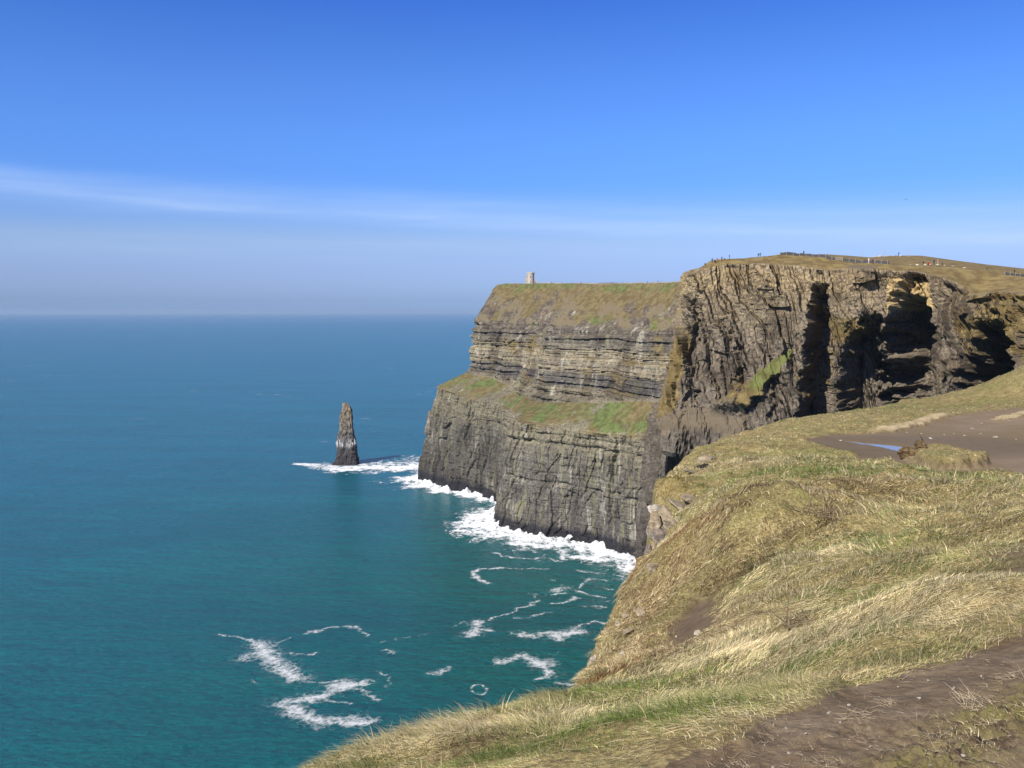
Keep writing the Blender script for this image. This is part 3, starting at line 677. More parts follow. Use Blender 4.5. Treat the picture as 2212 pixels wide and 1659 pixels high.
def soft_in(poly, x, y, w, wob=0.0, seed=0, f=1.0):
    out = np.zeros(x.shape); mg = w + 2.2 * wob + 0.05
    i = (x > poly[:, 0].min() - mg) & (x < poly[:, 0].max() + mg) & (y > poly[:, 1].min() - mg) & (y < poly[:, 1].max() + mg)
    if not i.any(): return out
    xi, yi = x[i], y[i]
    if wob:
        xi, yi = xi + wob * fbm(xi * f, yi * f, seed, 4), yi + wob * fbm(xi * f + 31, yi * f - 7, seed + 5, 4)
    d, _, _ = nearest(np.vstack((poly, poly[:1])), xi, yi)
    out[i] = sstep(-w, w, np.where(inside(poly, xi, yi), d, -d))
    return out
def masks(x, y):
    m = {}
    m['path'] = soft_in(PATH, x, y, 0.12, 0.09, 3, 2.2)
    m['pathw'] = soft_in(PATH, x, y, 0.5, 0.1, 3, 2.2)
    m['mud2'] = soft_in(MUD2, x, y, 0.5, 0.5, 4, 1.0) * (x < 14)
    far = (y > 25)
    m['mudf'] = np.where(far, soft_in(MUDF, x, y, 0.35, 0.5, 5, 0.7), 0.0)
    m['isle'] = np.where(far, soft_in(ISLE, x, y, 0.2, 0.3, 6, 1.0), 0.0)
    m['tans'] = np.where(far, np.maximum(soft_in(TANS, x, y, 0.25, 0.4, 7, 1.0), 0.8 * soft_in(TAN2, x, y, 0.3, 0.5, 17, 1.0)), 0.0)
    m['soil'] = soft_in(SOIL, x, y, 0.25, 0.35, 8, 1.5)
    m['pud'] = np.where(far, soft_in(PUD, x, y, 0.3, 0.18, 9, 0.8), 0.0)
    m['ridge'] = np.zeros(x.shape); i = (y < 9) & (x > 0) & (y > 1)
    if i.any(): m['ridge'][i] = np.exp(-(nearest(RIDGE, x[i] + 0.12 * fbm(x[i] * 3, y[i] * 3, 9, 3), y[i])[0] / 0.16) ** 2)
    m['mudf'] = m['mudf'] * (1 - m['isle']) * (1 - m['tans'])
    m['mud'] = np.maximum.reduce((m['path'], m['mud2'] * 0.85, m['mudf'], m['soil']))
    return m
TUFTS = []   # hummocks: x, y, radius, height
for vx, vy, r, h in ((1645, 1150, 1.5, 0.50), (1580, 1180, 1.5, 0.35), (1880, 1410, 0.45, 0.14), (1738, 1360, 0.55, 0.16), (1770, 1150, 1.4, 0.35), (1840, 1090, 1.6, 0.40), (1990, 1325, 0.9, 0.22), (1200, 1545, 0.6, 0.03), (1030, 1622, 0.35, 0.04), (1446, 1232, 1.0, 0.45), (2150, 1310, 0.7, 0.16), (2040, 1065, 2.2, 0.3), (1427, 1078, 1.1, 0.6), (1730, 1235, 1.2, 0.22)):
    g = ground_pts([(vx, vy)])[0]; TUFTS.append((g[0], g[1], r, h))
def ground(x, y, detail=True):
    bd, bx, by = nearest(EDGE[:, :2], x, y)
    ins = inside(POLY, x, y)
    zi = base_height(np.where(ins, x, bx), np.where(ins, y, by))
    m = masks(x, y)
    dp = np.hypot((x - PUDC[0]) / 6.5, (y - PUDC[1]) / 3.6)
    k = sstep(1.8, 0.9, dp)
    zi = zi * (1 - k) + (153.93 + 0.02 * fbm(x * 0.8, y * 0.8, 4, 3)) * k
    zi = zi - 0.16 * m['pud'] + 0.36 * m['isle'] + 0.10 * m['tans']
    for tx, ty, r, h in TUFTS:
        zi = zi + h * np.exp(-((x - tx) ** 2 + (y - ty) ** 2) / (r * r))
    g = 1 - np.clip(np.maximum(m['mud'], m['pathw']) + m['pud'], 0, 1)
    zi = zi - 0.03 * m['path'] - 0.18 * m['soil'] - 0.05 * m['mudf']
    rough = fbm(x * 0.55, y * 0.55, 11, 3) * 0.10 + fbm(x * 1.9, y * 1.9, 12, 3) * 0.05 + np.maximum(0, fbm(x * 1.1 + 40, y * 1.1, 25, 2)) * 0.10
    mudr = fbm(x * 2.2, y * 2.2, 13, 6, 0.55) * 0.013 - np.abs(fbm(x * 7, y * 7, 14, 3)) * 0.010
    rough = rough * (0.40 + 0.60 * sstep(8, 16, y))
    zi = zi + g * rough + (1 - g) * mudr * (1 - m['pud'])
    rd = m['ridge'] * (0.018 * (0.5 + noise2(x * 2.3, y * 2.3, 15)) + 0.028 * fbm(x * 14, y * 14, 16, 4, 0.6))
    lumps = m['path'] * sstep(0.25, 0.8, fbm(x * 1.4, y * 1.4, 18, 3) + m['ridge'] * 0.6) * (np.abs(fbm(x * 14, y * 14, 19, 4, 0.6))) * 0.020
    zi = zi + rd + lumps
    # the edge: a rounded brow, then a ragged drop to the sea
    d = np.where(ins, 0.0, bd)
    rag = 1 + 0.35 * fbm(bx * 0.5, by * 0.5, 20, 3) + 0.25 * noise2(x * 1.2, y * 1.2, 22)
    br = np.where(by < 11, 0.5, 0.12)
    fall = 0.9 * np.minimum(d, br) + np.where(by < 11, 4.5, 9.0) * np.maximum(d - br, 0) * rag + 0.5 * np.maximum(d - br, 0) ** 0.5 * noise2(x * 0.8, y * 0.8 + d, 24)
    bank = np.where(ins, np.exp(-bd / 0.5) * 0.0, 0)
    z = np.maximum(zi - fall - bank, -2.5)
    return z, m, ins, bd

TH = np.radians(np.concatenate((np.linspace(-100, -34, 90, endpoint=False), np.linspace(-34, 38, 1000, endpoint=False), np.linspace(38, 110, 100))))
RD = np.concatenate((np.geomspace(0.6, 2.9, 40, endpoint=False), np.geomspace(2.9, 34, 620, endpoint=False), np.geomspace(34, 62, 260, endpoint=False), np.geomspace(62, 135, 100)))
def make_ground():
    T_, R_ = np.meshgrid(TH, RD)
    X = R_ * np.sin(T_); Y = R_ * np.cos(T_)
    Z, m, ins, bd = ground(X, Y)
    V = np.stack((X, Y, Z), -1).reshape(-1, 3)
    steep = sstep(0.25, 1.2, np.where(ins, 0, bd)).ravel()
    at_ = {'mud': m['mud'].ravel(), 'tan': m['tans'].ravel(), 'steep': steep, 'far': m['mudf'].ravel(), 'wet_reflection': (m['pud'] + 0.8 * sstep(2.0, 1.0, np.hypot((X - PUDC[0]) / 5.5, (Y - PUDC[1]) / 2.6)) * m['mudf']).ravel(),
           'turf': (m['ridge'] + m['isle']).ravel(), 'soil': m['soil'].ravel()}
    pm = 0.25 * (m['path'][:-1, :-1] + m['path'][1:, :-1] + m['path'][:-1, 1:] + m['path'][1:, 1:])
    fm = 0.25 * (m['mudf'][:-1, :-1] + m['mudf'][1:, :-1] + m['mudf'][:-1, 1:] + m['mudf'][1:, 1:])
    # --- turf soil, what shows between the blades
    t = NT('turf_ground')
    p = t.pos()
    n1 = t.noise(p, 3.0, 6, 0.7); n2 = t.noise(p, 0.35, 4); n3 = t.noise(p, 22.0, 4, 0.7)
    c = t.ramp(n1, [(0.30, (0.14, 0.10, 0.042)), (0.50, (0.29, 0.225, 0.095)), (0.72, (0.44, 0.355, 0.17))])
    c = t.mix(t.ramp(n2, [(0.45, 0.0), (0.66, 0.45)]), c, (0.18, 0.20, 0.055))
    c = t.mix(t.ramp(n3, [(0.40, 0.7), (0.60, 0.0)]), c, (0.055, 0.040, 0.020))
    soilc = t.ramp(n1, [(0.30, (0.085, 0.058, 0.034)), (0.70, (0.150, 0.108, 0.066))])
    c = t.mix(t.math('MAXIMUM', t.math('MULTIPLY', t.attr('mud'), 0.9), t.attr('soil')), c, soilc)
    c = t.mix(t.math('MULTIPLY', t.attr('tan'), 0.8), c, (0.40, 0.31, 0.19))
    # bare, broken rock below the brow
    lay = t.noise(t.pos(scale=(0.25, 0.25, 3.0)), 1.0, 5, 0.7)
    rk = t.ramp(lay, [(0.35, (0.045, 0.038, 0.032)), (0.52, (0.15, 0.125, 0.095)), (0.70, (0.34, 0.30, 0.25))])
    c = t.mix(t.math('MULTIPLY', t.attr('steep'), t.ramp(n2, [(0.30, 0.5), (0.55, 1.0)])), c, rk)
    mt = t.p(Base_Color=c, Roughness=0.95, Specular_IOR_Level=0.15, Normal=t.bump(t.math('ADD', n1, t.math('MULTIPLY', n3, 0.4)), 0.7, 0.05))
    # --- mud
    t = NT('mud')
    p = t.pos()
    n1 = t.noise(p, 1.6, 6, 0.65); n2 = t.noise(p, 9.0, 6, 0.7); n3 = t.noise(p, 60.0, 3, 0.7); n4 = t.noise(p, 0.25, 3)
    c = t.ramp(n1, [(0.30, (0.120, 0.082, 0.042)), (0.52, (0.172, 0.125, 0.074)), (0.70, (0.225, 0.172, 0.112))])
    c = t.mix(t.ramp(n2, [(0.35, 0.55), (0.55, 0.0)]), c, (0.060, 0.039, 0.022))
    c = t.mix(t.ramp(n3, [(0.62, 0.0), (0.72, 0.45)]), c, (0.26, 0.21, 0.15))
    fc = t.ramp(n2, [(0.35, (0.165, 0.120, 0.074)), (0.65, (0.230, 0.170, 0.110))])
    fc = t.mix(t.ramp(n4, [(0.42, 0.0), (0.6, 0.8)]), fc, (0.155, 0.115, 0.058))
    c = t.mix(t.attr('far'), c, fc)
    c = t.mix(t.math('MULTIPLY', t.attr('turf'), t.ramp(n2, [(0.40, 0.0), (0.55, 0.8)])), c, (0.125, 0.115, 0.035))
    c = t.mix(t.math('MULTIPLY', t.attr('turf'), t.ramp(n2, [(0.36, 0.9), (0.46, 0.0)])), c, (0.030, 0.019, 0.011))
    c = t.mix(t.math('MULTIPLY', t.attr('wet_reflection'), 0.7, True), c, (0.095, 0.070, 0.038))  # brown reflection of the bank in the puddle, painted into the mud colour
    rgh = t.math('SUBTRACT', t.math('ADD', 0.62, t.math('MULTIPLY', n1, 0.35)), t.math('MULTIPLY', t.attr('wet_reflection'), 0.12))
    hb = t.math('ADD', t.math('MULTIPLY', n2, 1.0), t.math('MULTIPLY', n3, 0.25))
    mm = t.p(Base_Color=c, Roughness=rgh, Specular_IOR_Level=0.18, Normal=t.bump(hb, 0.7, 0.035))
    allq = grid_quads(len(RD), len(TH))
    k1 = (pm > 0.5).ravel(); k2 = (fm > 0.5).ravel()
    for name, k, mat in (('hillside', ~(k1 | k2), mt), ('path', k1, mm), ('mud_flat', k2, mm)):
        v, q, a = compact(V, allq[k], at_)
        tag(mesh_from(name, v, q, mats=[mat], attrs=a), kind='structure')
make_ground()

def make_puddle():
    t = NT('puddle_water')
    p = t.pos()
    m = t.p(Base_Color=(0.20, 0.18, 0.15), Roughness=0.09, IOR=1.33, Specular_IOR_Level=0.32, Normal=t.bump(t.noise(t.pos(scale=(1, 1, 1)), 2.5, 2), 0.12, 0.004))
    c = PUDC
    ang = np.linspace(0, 2 * math.pi, 60, endpoint=False)
    pts = [(c[0] + 6.4 * math.cos(a), c[1] + 3.4 * math.sin(a), PUDZ) for a in ang]
    v = np.array([(c[0], c[1], PUDZ)] + pts)
    tr = [(0, 1 + i, 1 + (i + 1) % 60) for i in range(60)]
    tag(mesh_from('puddle', v, None, tr, mats=[m]), kind='structure')
make_puddle()

# ------------------------------------------------------------------ grass: one blade at a time
BLOBS = []   # world ellipses of colour: x, y, rx, ry, kind, weight
def blob(vx, vy, rx, ry, kind, wgt=1.0):
    g = ground_pts([(vx, vy)])[0]; BLOBS.append((g[0], g[1], rx, ry, kind, wgt))
for b in ((1696, 1197, 0.9, 1.3, 'g', 1.2), (1808, 1207, 0.85, 1.6, 'g', 1.1), (1860, 1190, 0.9, 1.2, 'g', .6), (1794, 1328, 0.7, 0.9, 'g', 1.1), (1878, 1319, 0.7, 0.7, 'g', 1.3), (1957, 1295, 0.8, 0.9, 'g', .8), (1690, 1325, 0.55, 0.9, 'g', 1.1), (1740, 1345, 0.3, .3, 'g', .5),
          (1650, 1260, 0.5, 1.2, 'g', .6), (1560, 1065, 1.3, 2.5, 'g', .8), (1500, 985, 1.6, 3, 'g', .8), (1590, 1040, 1.5, 2.5, 'g', .7), (1800, 1010, 5, 4, 'g', .16), (1900, 1035, 4, 3, 'g', .16), (1760, 970, 5, 4, 'g', .14), (1450, 1150, .8, 1.6, 'g', .5),
          (2110, 1340, 0.5, 0.4, 'g', .7), (2060, 1370, 0.4, 0.3, 'g', .6), (1940, 1420, 0.4, 0.3, 'g', .5), (1760, 1425, .7, .35, 'g', .75), (1650, 1470, .7, .4, 'g', .7), (1500, 1510, .7, .4, 'g', .6), (1380, 1580, .6, .4, 'g', .8), (1250, 1600, .5, .3, 'g', .7), (1100, 1620, .4, .3, 'g', .6), (1300, 1495, .8, 1.0, 'g', .9), (1420, 1520, .5, .4, 'g', .6), (820, 1645, .35, .3, 'g', .6), (1000, 1640, .25, .2, 'g', .5),
          (1626, 1350, .8, 1.4, 'p', 1.2), (1593, 1412, .9, 1.0, 'p', 1.1), (1500, 1440, .9, .6, 'p', .5), (1999, 1325, 1.0, .4, 'p', 1.1), (1850, 1385, 1.2, .4, 'p', .9), (1733, 1235, .9, 1.5, 'p', 1.0), (2190, 1325, 1.0, .5, 'p', .7), (1500, 1130, 1.4, 2.2, 'p', .7), (1450, 1180, .8, 2.5, 'p', .8), (1760, 1165, 1.0, 1.0, 'p', .7), (1620, 1000, 1.5, 2.5, 'p', .7), (1580, 960, 2, 3, 'p', .6), (1480, 1010, 1.4, 2, 'p', .4), (1000, 1575, .5, .25, 'p', .8), (900, 1615, .5, .2, 'p', .6), (1200, 1560, .7, .4, 'p', .6), (1690, 1555, .4, .3, 'p', .5), (2212, 785, 10, 6, 'p', .8),
          (1616, 1105, 1.2, 2.4, 'b', .7), (1668, 1158, 1.0, 1.5, 'd', 2.6), (1397, 1300, .5, 1.1, 'd', 1.2), (1385, 1335, .5, .8, 'd', 1.0), (1548, 1268, .5, .6, 'd', 1.6), (1440, 1270, .5, .7, 'd', .8), (1345, 1415, .4, .6, 'd', 1.0), (1480, 1395, .6, .4, 'd', .8), (1640, 1130, 0.9, 1.7, 'b', .8), (1530, 1150, 0.6, 1.8, 'b', .7), (1550, 1190, 1.0, 2.0, 'b', .45), (1446, 1232, 0.6, 1.0, 'r', 2.2), (1500, 1250, 1.4, 1.6, 'b', .55), (1397, 1300, .8, 2.2, 'b', .9), (1380, 1380, 1.0, 2.2, 'b', .8), (1440, 1400, 1.2, 1.5, 'b', .75), (1340, 1430, .9, 1.2, 'b', .9), (1480, 1385, 1.0, .8, 'b', .5), (1550, 1270, .7, .8, 'd', .9), (1766, 1140, .8, .8, 'b', .9), (1831, 1099, 1.0, 1.2, 'd', .8), (1870, 1080, 1.0, 1.0, 'b', .6), (1880, 1230, 1.0, .7, 'b', .35), (1290, 1470, .6, .7, 'r', .5), (1360, 1230, .5, 2.0, 'r', .35), (1427, 1078, .7, 1.6, 'o', 1.5), (1420, 1055, .5, 1.2, 'o', .9), (1030, 1615, .22, .14, 'd', 1.3), (980, 1640, .15, .12, 'd', .9), (1738, 1365, .4, .35, 'b', .8), (1540, 1080, 1.0, 2.5, 'b', .3), (1600, 1005, .8, 1.2, 'b', .5), (2140, 1085, 1.5, 1.4, 'b', .4), (2140, 1240, .9, 1.0, 'm', .9), (2190, 1130, 1.2, 1.5, 'm', .4), (1950, 880, 9, 5, 'g', .5), (2100, 870, 9, 5, 'g', .45)):
    blob(*b)
KIND = {'g': 0, 'p': 1, 'b': 2, 'd': 3, 'r': 4, 'o': 5, 'm': 6}
PAL = np.array([[(0.140, 0.205, 0.044), (0.280, 0.330, 0.090)],     # green
                [(0.760, 0.630, 0.370), (0.900, 0.785, 0.500)],     # pale straw
                [(0.380, 0.260, 0.135), (0.540, 0.400, 0.220)],     # brown
                [(0.110, 0.070, 0.036), (0.230, 0.155, 0.080)],     # dark dead
                [(0.220, 0.095, 0.040), (0.330, 0.165, 0.070)],     # rust
                [(0.290, 0.205, 0.045), (0.390, 0.290, 0.070)],     # golden olive
                [(0.260, 0.205, 0.095), (0.340, 0.270, 0.125)],     # trodden
                [(0.640, 0.520, 0.270), (0.800, 0.670, 0.390)],     # straw
                [(0.430, 0.400, 0.160), (0.590, 0.530, 0.250)]])    # olive
def grass_weights(x, y):
    w = np.zeros((9,) + x.shape)
    w[7] = 0.70 + 0.5 * fbm(x * 0.5, y * 0.5, 101, 3)
    w[8] = 0.52 + 0.5 * fbm(x * 0.4 + 9, y * 0.4, 102, 3)
    w[0] = np.maximum(0.0, 0.38 + 0.9 * fbm(x * 0.32, y * 0.32 + 5, 103, 3))
    w[1] = np.maximum(0.0, 0.14 + 0.7 * fbm(x * 0.7 + 3, y * 0.7, 104, 3))
    w[2] = np.maximum(0.0, 0.02 + 0.55 * fbm(x * 0.8, y * 0.8 + 7, 105, 3))
    far = sstep(24, 40, y); w[0] += 0.12 * far; w[8] += 0.35 * far; w[1] *= 1 - 0.6 * far
    for bx, by, rx, ry, k, g in BLOBS:
        rx, ry = rx * 1.15, ry * 1.15
        i = (np.abs(x - bx) < 2.2 * rx) & (np.abs(y - by) < 2.2 * ry)
        if not i.any(): continue
        xi, yi = x[i], y[i]
        wob = 0.35 * fbm(xi / rx * 1.3, yi / ry * 1.3, int(bx * 31 + by * 7) % 997, 3)
        e = np.exp(-((xi - bx) / rx) ** 2 - ((yi - by) / ry) ** 2 + wob); e = np.where(e > 0.04, e, 0)
        w[:, i] *= 1 - (0.50 if k == 'b' else 0.92) * np.clip(e, 0, 1)
        w[KIND[k], i] += g * e * (0.62 if k == 'b' else 1.05 if k == 'p' else 1.9)
        if k == 'p': w[7, i] += 0.6 * g * e
        if k == 'b': w[3, i] += 0.16 * g * e; w[1, i] += 0.22 * e
    return np.maximum(w, 0)
def tilt_field(x, y, m):
    """direction the blades lie in"""
    ang = -2.4 + 1.5 * fbm(x * 0.30, y * 0.30, 121, 3) + 0.9 * fbm(x * 1.1, y * 1.1, 122, 2)
    return ang
def blades(n, seed, rmin, rmax, a, Lm, segs, th=(-37, 40), wk=0.00080, keep_fn=None, emin=0.0022):
    rng = np.random.default_rng(seed)
    th_ = np.radians(rng.uniform(*th, n)); u = rng.random(n)
    e = 2 - a
    r = (rmin ** e + u * (rmax ** e - rmin ** e)) ** (1 / e)
    x = r * np.sin(th_); y = r * np.cos(th_)
    z, m, ins, bd = ground(x, y)
    ok = ins | (bd < np.where(y < 11, 0.35, 0.10))
    dens = 1 - np.clip(m['mud'] * 1.15, 0, 1); dens = np.where(m['isle'] > 0.3, 0.6, dens); dens = np.maximum(dens, 0.8 * m['tans'])
    dens *= 1 - np.clip(m['pud'] * 2, 0, 1)
    dens = np.maximum(dens, m['ridge'] * m['path'] * 0.60 * sstep(0.0, 0.5, noise2(x * 2.5, y * 2.5, 77)))
    dens = np.maximum(dens, np.where((m['mud2'] > 0.1), 0.12, 0))
    dens *= 0.55 + 0.45 * sstep(-0.5, 0.15, fbm(x * 1.6, y * 1.6, 131, 3))
    ok &= rng.random(n) < dens
    x, y, z, r, bd, ins = x[ok], y[ok], z[ok], r[ok], bd[ok], ins[ok]
    m = {k: v[ok] for k, v in m.items()}
    n = len(x)
    w = grass_weights(x, y)
    cs = np.cumsum(w, 0); pick = rng.random(n) * cs[-1]
    k = (pick[None] > cs).sum(0).clip(0, 8)
    v = rng.random((n, 1))
    c = PAL[k, 0] * (1 - v) + PAL[k, 1] * v
    c = c * (0.58 + 0.72 * rng.random((n, 1)))
    trod = np.clip(m['isle'] + m['mudf'] + m['tans'] * 0.5 + sstep(0.0, 0.5, np.clip(soft_in(PATH, x, y, 0.55, 0, 0, 1), 0, 1)) * 0.75 + sstep(36, 46, y) * 0.5 + m['mud2'] * .7, 0, 0.85)
    lf = 0.75 + 0.6 * sstep(-0.3, 0.5, fbm(x * 0.8, y * 0.8, 141, 3))
    L = Lm * (0.5 + 0.85 * rng.random(n)) * lf * (1 - 0.72 * trod)
    L = np.where(k == 0, L * 0.75, L)
    L = np.where((bd < 0.6) & (y < 12), L * 1.25, L)
    ang = tilt_field(x, y, m) + rng.normal(0, 0.60, n)
    lean = np.clip(0.92 + 0.26 * rng.normal(0, 1, n) + 0.35 * fbm(x * 0.9, y * 0.9, 151, 2), 0.10, 1.30)
    lean = np.where(k == 0, lean * 0.7, lean)
    lean = np.where((bd < 0.6) & (y < 12), np.maximum(lean, 0.45), lean)
    dx, dy = np.cos(ang), np.sin(ang)
    wid = np.maximum(emin, wk * r) * (0.7 + 0.6 * rng.random(n))
    sz = np.where(y < 12, 0.42, 0.8)
    f1, f2, cid = worley(x / sz + 0.4 * noise2(x * 2, y * 2, 161), y / sz + 0.4 * noise2(x * 2, y * 2, 162), 163)
    c = c * (0.74 + 0.52 * ((cid * 7.31) % 1.0))[:, None]; L = L * (0.70 + 0.65 * ((cid * 3.17) % 1.0)) * (1 - 0.25 * sstep(0.35, 0.75, f1))
    ang = ang + (cid - 0.5) * 1.5; dx, dy = np.cos(ang), np.sin(ang)
    # local slope, so that laid blades follow the ground instead of diving into it
    e_ = 0.22
    def hh(a, b_):
        q = base_height(a, b_) + (0.40 + 0.60 * sstep(8, 16, b_)) * (fbm(a * 0.55, b_ * 0.55, 11, 3) * 0.10 + np.maximum(0, fbm(a * 1.1 + 40, b_ * 1.1, 25, 2)) * 0.10)
        for tx, ty, r_, h_ in TUFTS: q = q + h_ * np.exp(-((a - tx) ** 2 + (b_ - ty) ** 2) / (r_ * r_))
        return q
    zx = np.clip((hh(x + e_ * dx, y + e_ * dy) - hh(x, y)) / e_, -1.2, 1.2)
    ts = np.linspace(0, 1, segs + 1)
    fa = rng.uniform(0, math.pi, n); sx, sy = np.cos(fa), np.sin(fa)
    pts = []
    for t_ in ts:
        h = L * lean * (0.35 * t_ + 0.65 * t_ ** 2)
        up = L * (t_ - 0.46 * lean * t_ ** 2.0) * np.clip(1.15 - 0.55 * lean, 0.35, 1)
        px = x + dx * h; py = y + dy * h; pz = z - 0.01 + up + zx * h
        ww = wid * (1 - t_) ** 0.7 * 0.5
        if t_ < 1:
            pts.append(np.stack((px - sx * ww, py - sy * ww, pz), -1)); pts.append(np.stack((px + sx * ww, py + sy * ww, pz), -1))
        else:
            pts.append(np.stack((px, py, pz), -1))
    V = np.stack(pts, 1)                                # n, 2*segs+1, 3
    nvb = V.shape[1]
    b = np.arange(n)[:, None] * nvb
    q = np.concatenate([b + np.array([[2 * i, 2 * i + 1, 2 * i + 3, 2 * i + 2]]) for i in range(segs - 1)], 0) if segs > 1 else np.zeros((0, 4), int)
    tr = b + np.array([[2 * segs - 2, 2 * segs - 1, 2 * segs]])
    colr = np.repeat(c[:, None, :], nvb, 1)
    return V.reshape(-1, 3), q, tr, colr.reshape(-1, 3)
def grass_material():
    t = NT('grass_blade')
    c = t.attr('colour', True)
    d = t.n('ShaderNodeBsdfDiffuse', {'Color': c, 'Roughness': 0.6})
    tl = t.n('ShaderNodeBsdfTranslucent', {'Color': c})
    gl = t.n('ShaderNodeBsdfGlossy', {'Color': (0.9, 0.9, 0.85, 1), 'Roughness': 0.5})
    m1 = t.n('ShaderNodeMixShader', {0: 0.36, 1: d.outputs[0], 2: tl.outputs[0]})
    m2 = t.n('ShaderNodeMixShader', {0: 0.035, 1: m1.outputs[0], 2: gl.outputs[0]})
    t.t.links.new(m2.outputs[0], t.out.inputs[0])
    return t.m
GRASS = grass_material()
def make_grass():
    parts = [blades(470000, 1, 2.9, 14, 1.35, 0.125, 3), blades(640000, 2, 13, 40, 1.6, 0.155, 2), blades(240000, 3, 38, 92, 1.7, 0.13, 2, th=(-5, 40))]
    V, Q, T, Cc, off = [], [], [], [], 0
    for v, q, tr, c in parts:
        V.append(v); Q.append(q + off); T.append(tr + off); Cc.append(c); off += len(v)
    o = mesh_from('grass', np.concatenate(V), np.concatenate(Q), np.concatenate(T), mats=[GRASS], attrs={'colour': np.concatenate(Cc)}, smooth=True)
    tag(o, kind='stuff')
make_grass()
# ------------------------------------------------------------------ foam: surf round the rocks and streaks drifting in the bay
def sea_pts(pts):
    vx, vy = np.array(pts, float).T
    return atz(vx, vy, 0.0)[:2].T
STREAKS = [  # half width in metres, strength, points in the view
    (0.8, 0.7, [(475, 1372), (513, 1375), (548, 1385), (565, 1396)]), (3.0, 0.95, [(560, 1392), (570, 1405), (582, 1420), (596, 1436), (618, 1449), (640, 1466)]), (3.2, 0.7, [(535, 1420), (560, 1410), (600, 1428), (618, 1440)]),
    (0.9, 0.6, [(570, 1405), (618, 1416), (653, 1414), (684, 1409)]), (0.7, 0.5, [(590, 1400), (610, 1385), (622, 1378)]), (1.0, 0.6, [(636, 1464), (680, 1475), (706, 1475), (740, 1470)]),
    (1.2, 0.8, [(794, 1473), (750, 1478), (724, 1491)]), (2.5, 0.95, [(750, 1478), (724, 1491), (697, 1506), (662, 1513), (610, 1520), (640, 1535), (671, 1552), (706, 1561), (741, 1561), (790, 1557)]), (0.9, 0.5, [(680, 1574), (706, 1568), (741, 1561)]),
    (0.8, 0.7, [(768, 1486), (794, 1495), (816, 1511)]), (0.8, 0.6, [(697, 1506), (715, 1517), (750, 1524)]), (1.0, 0.75, [(660, 1370), (689, 1361), (715, 1357), (768, 1354)]), (0.6, 0.6, [(768, 1354), (780, 1360), (788, 1374)]),
    (2.2, 0.9, [(1008, 1372), (1032, 1361), (1030, 1345)]), (1.5, 0.9, [(1030, 1358), (1062, 1361)]), (1.8, 0.9, [(1116, 1370), (1135, 1371), (1151, 1376)]), (2.2, 0.85, [(1166, 1371), (1208, 1365)]), (2.8, 1.0, [(1208, 1376), (1225, 1370), (1250, 1364)]),
    (0.9, 0.8, [(1245, 1362), (1256, 1348), (1280, 1343), (1303, 1349)]), (1.9, 0.9, [(1085, 1427), (1112, 1426), (1129, 1418), (1151, 1427), (1186, 1453)]), (0.8, 0.8, [(1186, 1453), (1178, 1462), (1168, 1471)]), (1.8, 0.6, [(1164, 1436), (1176, 1428), (1190, 1427), (1188, 1440)]),
    (1.1, 0.95, [(1095, 1229), (1072, 1228), (1040, 1229), (1024, 1236), (1032, 1251), (1052, 1260)]), (0.7, 0.6, [(1072, 1228), (1120, 1230), (1190, 1227)]), (0.9, 0.8, [(1070, 1195), (1089, 1203), (1129, 1206), (1182, 1206), (1208, 1214)]), (2.5, 0.7, [(1196, 1276), (1220, 1270)]), (1.5, 0.7, [(1200, 1284), (1222, 1282)]),
    (0.8, 0.7, [(1252, 1270), (1265, 1253), (1285, 1250), (1309, 1256)]), (1.0, 0.8, [(1250, 1276), (1265, 1286), (1305, 1293)]), (0.7, 0.7, [(1058, 1339), (1085, 1332), (1111, 1319), (1140, 1307), (1164, 1299)]), (0.8, 0.8, [(1199, 1304), (1225, 1300), (1243, 1293)]),
    (0.8, 0.7, [(1204, 1475), (1220, 1472), (1248, 1484)]), (0.9, 0.7, [(1150, 1505), (1166, 1502), (1199, 1510)]), (0.6, 0.35, [(825, 1390), (878, 1376), (926, 1370)]), (1.0, 0.6, [(931, 1456), (952, 1452), (970, 1442)]), (0.8, 0.6, [(812, 1453), (838, 1458)]), (0.5, 0.4, [(838, 1458), (842, 1475), (832, 1488)]),
    (1.0, 0.8, [(945, 1104), (939, 1112), (939, 1128), (966, 1136), (979, 1145)]), (1.0, 0.7, [(975, 1094), (990, 1088)]), (0.8, 0.6, [(1010, 1104), (1030, 1106)]), (0.7, 0.5, [(1110, 1335), (1140, 1336)]), (0.6, 0.5, [(1250, 1310), (1300, 1316)]), (0.7, 0.6, [(1280, 1310), (1310, 1314)]), (0.8, 0.5, [(540, 1470), (552, 1478)]),
    (1.0, 0.6, [(835, 1405), (850, 1410)]), (0.7, 0.5, [(980, 1352), (1000, 1342)]), (0.8, 0.6, [(1290, 1215), (1330, 1222)]), (0.7, 0.6, [(1240, 1232), (1290, 1238)]), (0.7, 0.6, [(1300, 1270), (1330, 1276)]), (0.6, 0.5, [(1180, 1250), (1200, 1254)]), (0.6, 0.6, [(1150, 1330), (1190, 1322)])]
RINGS = [(1035, 1491, 15.5, 9.0)]
